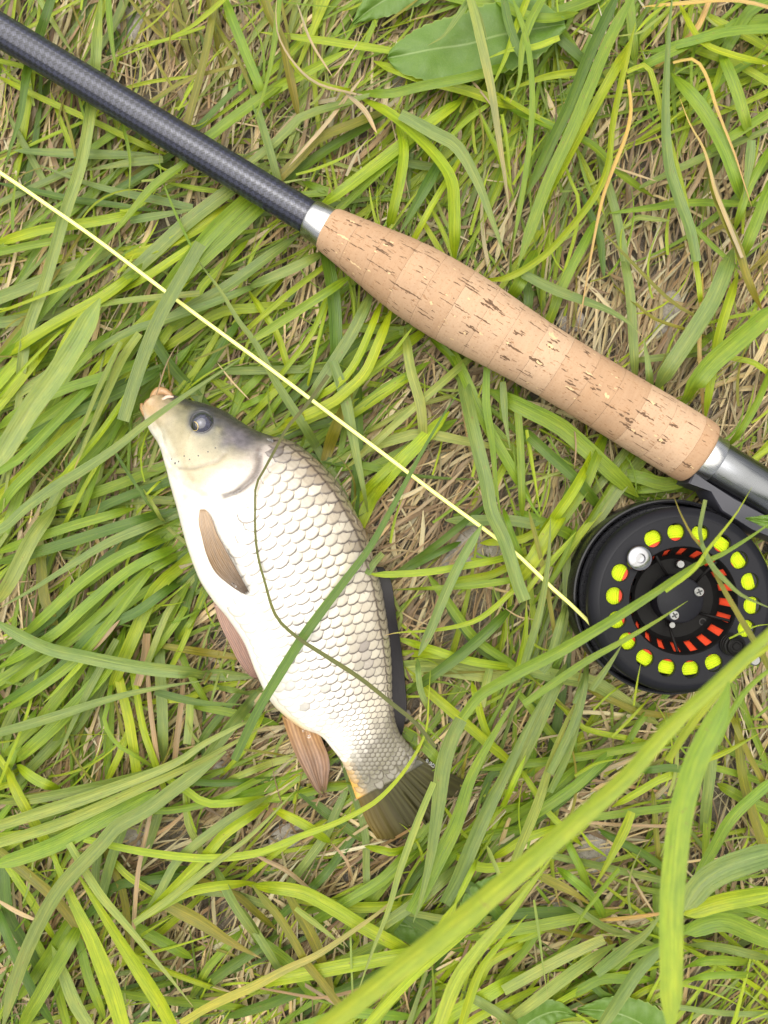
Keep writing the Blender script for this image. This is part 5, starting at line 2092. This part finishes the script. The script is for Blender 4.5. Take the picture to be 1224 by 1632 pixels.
# ------------------------------------------------------------------ the mass of grass round them
ANC = [  # px, py, direction (deg, counter-clockwise from right), green density, colours
    (100, 80, 80, .40, 'yoyp'), (320, 80, 65, .40, 'yogo'), (80, 280, 60, .50, 'ybdg'), (260, 300, 15, .50, 'ybgp'), (560, 40, 70, .25, 'yop'), (540, 200, 45, .35, 'yob'),
    (700, 250, 50, .55, 'yyg'), (860, 60, 60, .8, 'gyg'), (980, 100, 65, .6, 'gyg'), (900, 300, 65, .45, 'ygb'), (1050, 330, 82, .06, 'yo'), (1140, 80, 20, .9, 'gyg'), (1190, 300, 65, .45, 'gbg'),
    (1040, 470, 75, .05, 'oy'), (1170, 600, 65, .16, 'gyo'), (60, 480, 30, .7, 'bgy'), (200, 500, 38, .8, 'ygg'), (120, 650, 42, .85, 'gyy'), (240, 620, 45, .7, 'gyd'),
    (440, 470, 35, .75, 'ygb'), (430, 620, 35, .75, 'gyd'), (560, 560, 55, .75, 'ygg'), (690, 560, 50, .18, 'gp'), (720, 720, 65, .10, 'gb'), (700, 850, 40, .10, 'gy'), (860, 680, -50, .6, 'gdy'),
    (870, 800, 75, .5, 'gyb'), (760, 920, 15, .3, 'yg'), (700, 1050, -20, .25, 'gy'), (60, 860, 40, .6, 'gyp'), (60, 980, 60, .25, 'gp'), (220, 880, 40, .95, 'dgg'), (200, 1000, 45, .9, 'gdg'), (90, 1080, 50, .8, 'ggy'),
    (330, 1020, 75, .20, 'gyo'), (250, 1150, 80, .25, 'ygo'), (130, 1180, 70, .55, 'gyd'), (800, 1130, 60, .5, 'gby'), (900, 1060, 80, .35, 'gy'), (950, 1180, 45, .25, 'gy'), (1140, 1230, 85, .28, 'yog'),
    (40, 1280, 30, .7, 'gyd'), (260, 1330, 70, .25, 'bgr'), (60, 1480, 70, .7, 'dgy'), (200, 1520, 60, .6, 'gyg'), (330, 1400, 40, .30, 'byd'), (330, 1530, 10, .5, 'gdy'),
    (450, 1300, 40, .28, 'bgd'), (560, 1370, 42, .55, 'gyd'), (470, 1480, 10, .35, 'gdy'), (650, 1380, 60, .85, 'gyd'), (600, 1530, 15, .5, 'gdy'), (680, 1480, 35, .6, 'dgy'),
    (830, 1330, 50, .55, 'gyd'), (950, 1370, 60, .22, 'yg'), (900, 1480, -25, .30, 'gyo'), (950, 1580, 35, .55, 'gyb'), (1150, 1470, 15, .65, 'gyb'), (1160, 1590, 5, .25, 'gy'),
]
anc = np.array([a[:4] for a in ANC], float)
def field(px, py):
    d2 = (anc[:, 0] - px) ** 2 + (anc[:, 1] - py) ** 2
    w = 1 / (d2 + 900) ** 2
    w /= w.sum()
    k = int(rng.choices(range(len(ANC)), weights=w)[0])
    return anc[k, 2], float((w * anc[:, 3]).sum()), ANC[k][4]
made = 0
for _ in range(6000):
    if made > 3500: break
    rx, ry = rng.uniform(-420, 1640), rng.uniform(-460, 2090)
    a, dens, cols = field(rx, ry)
    outside = rx < -60 or rx > 1284 or ry < -60 or ry > 1690
    if outside: dens = max(dens, .55)
    if rng.random() > (.1 + dens * 1.2 if dens > .3 else dens * .9): continue
    a0 = a + 24 * mnoise.noise(Vector((rx * .012, ry * .012, 8.8))) + rng.gauss(0, 12 if rng.random() < .75 else 40) + (180 if rng.random() < .5 else 0)
    tb = rng.gauss(0, .45)
    ckt = rng.choice(cols)
    for _k in range(rng.randint(4, 11)):
        L = rng.uniform(180, 640) * (.6 + .4 * min(1, dens * 1.5))
        aa0 = math.radians(a0 + rng.gauss(0, 9))
        x, y = rx + rng.gauss(0, 22), ry + rng.gauss(0, 22)
        mx_, my_ = x + math.cos(aa0) * L * .5, y - math.sin(aa0) * L * .5
        dm = field(mx_, my_)[1]
        if not outside and rng.random() > (.15 + dm * 1.2 if dm > .3 else dm * .5): continue
        made += 1
        ck = ckt if rng.random() < .6 else rng.choice(cols + 'gyb')
        bend = tb + rng.gauss(0, .25)
        n = 20
        pts = []
        for i in range(n):
            aa = aa0 + bend * (i / (n - 1)) ** 1.3
            pts.append((x, y))
            x += math.cos(aa) * L / (n - 1); y -= math.sin(aa) * L / (n - 1)
        zt = rng.uniform(2.5, 7.5) * .001 * (1.3 if outside else 1)
        zz = []
        for i, q in enumerate(pts):
            v_ = i / (n - 1)
            z = .0025 + (zt - .0025) * min(1, v_ * 3.5) - .35 * zt * max(0, v_ - .6) + .001 * mnoise.noise(Vector((q[0] * .015, q[1] * .015, made * .7)))
            zz.append(max(.002, min(z, limit(*q))))
        zz = np.array(zz)
        zl = np.minimum(np.minimum(zz, np.r_[zz[1:], zz[-1]]), np.r_[zz[0], zz[:-1]])
        w = rng.choice((5, 7, 8, 10, 11, 13, 15, 18)) * rng.uniform(.85, 1.15) * .00025
        c0, c1 = PAL[ck]
        (dry if ck in 'sra' else grass).add(Pn(np.array(pts), zl), w, 'e', *[vary(tuple(q * (.88 if not outside else 1) for q in c_), .2) for c_ in (c0, c1)],  # older lower blades, the shade of their layer also put into the colour
                                            fold=rng.uniform(.08, .4), nu=3, roll=rng.uniform(-.5, .5), tipdry=.15 if rng.random() < .2 else 0)
print('FILL', made)
# the meadow goes on outside the frame
for _ in range(5200):
    px, py = rng.uniform(-1900, 3100), rng.uniform(-2100, 3700)
    if -300 < px < 1520 and -340 < py < 1980: continue
    a0 = 50 + 70 * mnoise.noise(Vector((px * .003, py * .003, 3.3))) + rng.gauss(0, 22)
    L = rng.uniform(220, 620); bend = rng.gauss(0, .6); aa0 = math.radians(a0)
    pts = []
    x, y = px, py
    zt = rng.uniform(4, 18) * .001
    zz = []
    for i in range(10):
        v_ = i / 9
        pts.append((x, y)); zz.append(min(.002 + zt * min(1, v_ * 3) - .4 * zt * max(0, v_ - .6), max(.002, limit(x, y))))
        x += math.cos(aa0 + bend * v_) * L / 9; y -= math.sin(aa0 + bend * v_) * L / 9
    c0, c1 = PAL[rng.choice('ggyybdo')]
    grass.add(Pn(np.array(pts), np.array(zz)), rng.choice((10, 13, 16, 20)) * .00025, 'e', vary(c0, .2), vary(c1, .2), fold=.25, nu=3, roll=rng.uniform(-.4, .4))
# fine wisps
for _ in range(700):
    px, py = rng.uniform(-60, 1284), rng.uniform(-60, 1690)
    a, dens, cols = field(px, py)
    a = math.radians(a + rng.gauss(0, 30))
    L = rng.uniform(40, 170)
    bend = rng.gauss(0, .9)
    pts = []
    x, y = px, py
    for i in range(10):
        aa = a + bend * (i / 9 - .5)
        pts.append((x, y)); x += math.cos(aa) * L / 9; y -= math.sin(aa) * L / 9
    zb = rng.uniform(3, 15) * .001
    zz = np.array([max(.002, min(zb, limit(*q))) for q in pts])
    c0, c1 = PAL[rng.choice('gyopy')]
    grass.add(Pn(np.array(pts), zz), rng.uniform(3, 7) * .00025, 'e', vary(c0, .2), vary(c1, .2), fold=.2, nu=3, roll=rng.uniform(-.4, .4))



# ------------------------------------------------------------------ straw
SCOL = [(0.296, 0.239, 0.117), (0.248, 0.191, 0.096), (0.348, 0.287, 0.157), (0.183, 0.126, 0.063), (0.131, 0.084, 0.042), (0.4, 0.339, 0.204), (0.217, 0.15, 0.078)]
DIRS = [(1050, 330, 80), (1040, 470, 72), (1180, 500, 60), (1190, 640, 60), (700, 760, 50), (690, 880, 55), (60, 980, 85), (330, 1000, 40), (380, 1250, 35), (300, 80, 80), (100, 60, 70), (560, 100, 60), (530, 260, 75),
        (250, 1130, 75), (450, 1330, 40), (1140, 1280, 84), (950, 1400, 15), (450, 1510, 70), (900, 1440, 40), (1170, 1590, 60), (60, 430, 70), (200, 200, 70), (720, 1100, 60), (860, 950, 80), (920, 1180, 20)]
dr = np.array(DIRS, float)
def strand(px, py, a, L, bend, zb, w, c, n=6, zslope=0.):
    pts, zz = [], []
    x, y = px - math.cos(a) * L / 2, py + math.sin(a) * L / 2
    for i in range(n):
        aa = a + bend * (i / (n - 1) - .5)
        pts.append((x, y)); zz.append(max(.0006, min(zb + zslope * i / (n - 1), limit(x, y))))
        x += math.cos(aa) * L / (n - 1); y -= math.sin(aa) * L / (n - 1)
    dry.add(Pn(np.array(pts), np.array(zz)), w, rng.choice('nnbe'), c, vary(c, .12), fold=rng.uniform(-.2, .5), nu=3 if w > .0011 else 2, roll=rng.uniform(-.5, .5))
for i in range(15000):
    if i < 10500: px, py = rng.uniform(-60, 1290), rng.uniform(-60, 1700)
    elif i < 12500: px, py = rng.uniform(-380, 1600), rng.uniform(-420, 2050)
    else: px, py = rng.uniform(-1600, 2800), rng.uniform(-1900, 3400)
    d2 = (dr[:, 0] - px) ** 2 + (dr[:, 1] - py) ** 2
    k = int(d2.argmin())
    # leave clearings where bare soil shows
    if mnoise.noise(Vector((px * .011, py * .011, 5.5))) > .42 and rng.random() < .75: continue
    a = math.radians(dr[k, 2] + rng.gauss(0, 20) + (rng.uniform(-90, 90) if rng.random() < .18 else 0))
    top = rng.random()
    zb = .0006 + .0048 * top
    c = vary(SCOL[min(6, int(rng.random() * 7))], .18)
    strand(px, py, a, rng.uniform(40, 210), rng.gauss(0, .35), zb, rng.choice((2.2, 3, 3.6, 4.5, 6, 8)) * rng.uniform(.8, 1.2) * .00025, c, zslope=rng.uniform(-.002, .003))


# ------------------------------------------------------------------ dry clods of soil showing through
ck_ = []
for (px, py, r) in ((1070, 490, 26), (1050, 520, 18), (910, 510, 24), (1130, 360, 18), (745, 870, 34), (720, 900, 22), (790, 880, 20), (350, 1235, 24), (455, 1335, 26), (470, 1325, 18), (215, 1330, 24),
                    (950, 1360, 34), (1055, 1270, 20), (930, 1370, 22), (640, 1140, 16), (730, 1140, 20), (210, 20, 22), (90, 440, 20), (640, 130, 26), (100, 330, 18), (20, 1180, 18), (700, 1250, 18), (880, 1450, 20), (210, 40, 30), (130, 950, 14)):
    ck_.append((px, py, r))
for i, (px, py, r) in enumerate(ck_):
    c = P(px, py, .0025)
    v, f = sphere((0, 0, 0), r * .00025, 18, 12, (1, rng.uniform(.7, 1.1), .30))
    v2 = []
    for q in v:
        qv = Vector(q)
        k = 1 + .35 * mnoise.noise(qv * 260 + Vector((i * 9, 0, 0))) + .12 * mnoise.noise(qv * 900 + Vector((i * 5, 0, 0)))
        v2.append(tuple(qv * k + c))
    if i == 0: cv, cf = [], []
    b0 = len(cv)
    cv += v2; cf += [tuple(x + b0 for x in q) for q in f]
o = mesh_obj('soil_clods', cv, cf, M['clod']); tag(o, 'pale dry crumbs of soil showing between the straw', 'soil', kind='stuff')

# ------------------------------------------------------------------ broad leaves
t = NT('broad_leaf')
lf = t.sep(t.attr('lf'))                       # x: 0 at midrib .. 1 edge, y: along, z: side
co = t.coord()
n = t.noise(co, 420, 4, .6)
n2 = t.noise(co, 90, 3)
sv = t.math('SINE', t.math('MULTIPLY', t.math('SUBTRACT', lf[1], t.math('MULTIPLY', lf[0], .16)), 44.0))
vein = t.mapr(sv, .90, 1., 0, 1)
net = t.node('ShaderNodeTexVoronoi', feature='DISTANCE_TO_EDGE'); net.inputs['Scale'].default_value = 900
t.l.new(co, net.inputs['Vector'])
netm = t.mapr(net.outputs['Distance'], 0, .09, .35, 0)
c = t.mix(n2, (.080, .160, .014), (.112, .198, .020))
c = t.mix(t.mapr(n, .4, .7, 0, .5), c, t.mix(1., c, (.75, .85, .8), 'MULTIPLY'))
c = t.mix(t.math('MAXIMUM', netm, t.math('MULTIPLY', vein, .3)), c, (.120, .20, .035))
c = t.mix(t.mapr(lf[0], .012, .045, .75, 0), c, (.22, .30, .10))
c = t.mix(t.mapr(lf[0], .95, 1., 0, .6), c, (.26, .34, .05))
t.set(color=c, rough=.42, spec=.5)
nb = t.bump(t.math('SUBTRACT', t.math('MULTIPLY', n, .6), t.math('MULTIPLY', netm, .8)), .4, .0005)
tr = t.node('ShaderNodeBsdfTranslucent')
t.put(tr.inputs['Color'], t.mix(1., c, (1.4, 1.4, .6), 'MULTIPLY'))
ms = t.node('ShaderNodeMixShader'); ms.inputs[0].default_value = .3
t.l.new(t.b.outputs[0], ms.inputs[1]); t.l.new(tr.outputs[0], ms.inputs[2]); t.l.new(ms.outputs[0], t.out.inputs[0])
M['leaf'] = t.m
def broad_leaf(mid, wl, wr, z0, z1, label, teeth=14, seed=1, blunt=0.):
    """mid: midrib pixels base->tip, wl/wr: half widths in pixels along it"""
    n = 70; m = 9
    c = crom(mid, n)
    T = np.gradient(c, axis=0); T /= np.linalg.norm(T, axis=1)[:, None]
    Nn = np.stack([-T[:, 1], T[:, 0]], 1)
    v, at, f = [], [], []
    u = np.linspace(0, 1, n)
    L = np.interp(u, np.linspace(0, 1, len(wl)), wl); R = np.interp(u, np.linspace(0, 1, len(wr)), wr)
    sm_ = np.ones(7) / 7
    L = np.convolve(np.pad(L, 3, mode='edge'), sm_, 'valid'); R = np.convolve(np.pad(R, 3, mode='edge'), sm_, 'valid')
    if blunt:
        e_ = np.sqrt(np.maximum(0, 1 - np.clip((u - 1 + blunt) / blunt, 0, 1) ** 2))
        L = L * e_; R = R * e_
    for i in range(n):
        tooth = ((u[i] * teeth) % 1)
        for k in range(-m, m + 1):
            a = abs(k) / m
            w = (L if k < 0 else R)[i]
            ed = 1 + (.095 * (tooth - .4) if abs(k) == m else 0)
            p = c[i] + Nn[i] * (w * a * ed * (1 if k > 0 else -1)) + T[i] * a * w * -.12
            z = z0 + (z1 - z0) * u[i] + .0035 * a - .003 * a * a + .0004 * math.sin(u[i] * 44 - a * 5) * a * (1 - a) * 2 + .0022 * mnoise.noise(Vector((p[0] * .02, p[1] * .02, seed)))
            v.append(tuple(P(p[0], p[1], z))); at.append((a, u[i], k / m))
    w_ = 2 * m + 1
    for i in range(n - 1):
        for k in range(w_ - 1):
            q = i * w_ + k
            f.append((q, q + 1, q + w_ + 1, q + w_))
    o = mesh_obj('broad_leaf', v, f, M['leaf'], origin=v[0], attrs={'lf': at})
    tag(o, label, 'leaf', 'broad weed leaves among the grass')
broad_leaf([(900, 38), (800, 55), (745, 70), (690, 78), (640, 88), (617, 92)], [6, 44, 58, 58, 56, 54, 50], [8, 52, 54, 50, 46, 40, 34], .018, .015, 'broad serrated green leaf at the top, right of the middle', 19, 1, .34)
broad_leaf([(680, -40), (630, -10), (590, 15), (562, 38)], [40, 34, 24, 2], [46, 40, 26, 2], .012, .009, 'dark smooth broad leaf cut off by the top edge', 9, 2)
broad_leaf([(1290, 845), (1250, 836), (1215, 830), (1188, 826)], [14, 14, 11, 1], [14, 14, 11, 1], .046, .042, 'small green leaf tip at the right edge above the reel', 5, 3)
broad_leaf([(1050, 1650), (1010, 1625), (970, 1612), (920, 1608)], [30, 30, 22, 2], [36, 34, 24, 2], .016, .013, 'broad green leaf at the bottom edge, left of the upright front blade', 12, 4)
broad_leaf([(820, 1650), (850, 1625), (885, 1612), (918, 1618)], [30, 30, 20, 2], [34, 32, 22, 2], .014, .011, 'broad green leaf at the bottom edge, beside the slanting front blade', 10, 5)
broad_leaf([(620, 1470), (660, 1478), (700, 1485), (740, 1500)], [14, 26, 24, 2], [14, 28, 24, 2], .009, .009, 'dark green leaf low in the grass below the fish tail', 8, 6)
broad_leaf([(745, 1470), (760, 1440), (778, 1415), (796, 1392)], [18, 24, 20, 2], [18, 24, 20, 2], .010, .010, 'dark rounded leaf behind the slanting front blade, below the tail', 7, 7)

run((612, 0, 2), '''
g 34 24 e: 520,-30 470,60 440,150 430,260 400,330
y 30 23 s: 330,300 380,200 420,90 470,-40
g 40 22 n: 340,-20 420,40 520,60 620,40
y 26 23 e: 560,120 480,150 400,160 320,190
d 30 21 n: 380,-20 400,80 440,190
b 22 24 e: 250,-30 300,40 330,130
''')
# ------------------------------------------------------------------ the fly line
lp = [(-2600, -1180, .016), (-1500, -640, .018), (-900, -280, .020), (-420, 30, .021), (-220, 145, .022), (-60, 238, .0235), (0, 275, .024), (80, 330, .0245), (160, 386, .0245), (300, 492, .0245), (420, 580, .0245), (520, 655, .0245), (620, 730, .0245),
      (700, 791, .0245), (770, 842, .0245), (820, 880, .0245), (880, 937, .0245), (915, 968, .0240), (942, 995, .0232), (975, 1032, .0225), (1010, 1062, .0215)]
c3 = crom(lp, 120)
q = [P(a[0], a[1], a[2]) for a in c3]
v, f = tube(q, .00080, 10)
o = mesh_obj('fishing_line', v, f, M['line'])
tag(o, 'thin pale yellow fly line running from the reel to the left edge', 'fishing line')

o = grass.build('grass', M['grass']); tag(o, 'tangled green grass blades flattened round the fish and the rod', 'grass', kind='stuff')
o = dry.build('dry_grass', M['straw']); tag(o, 'matted tan straw and dead grass under the green blades', 'dry grass', kind='stuff')
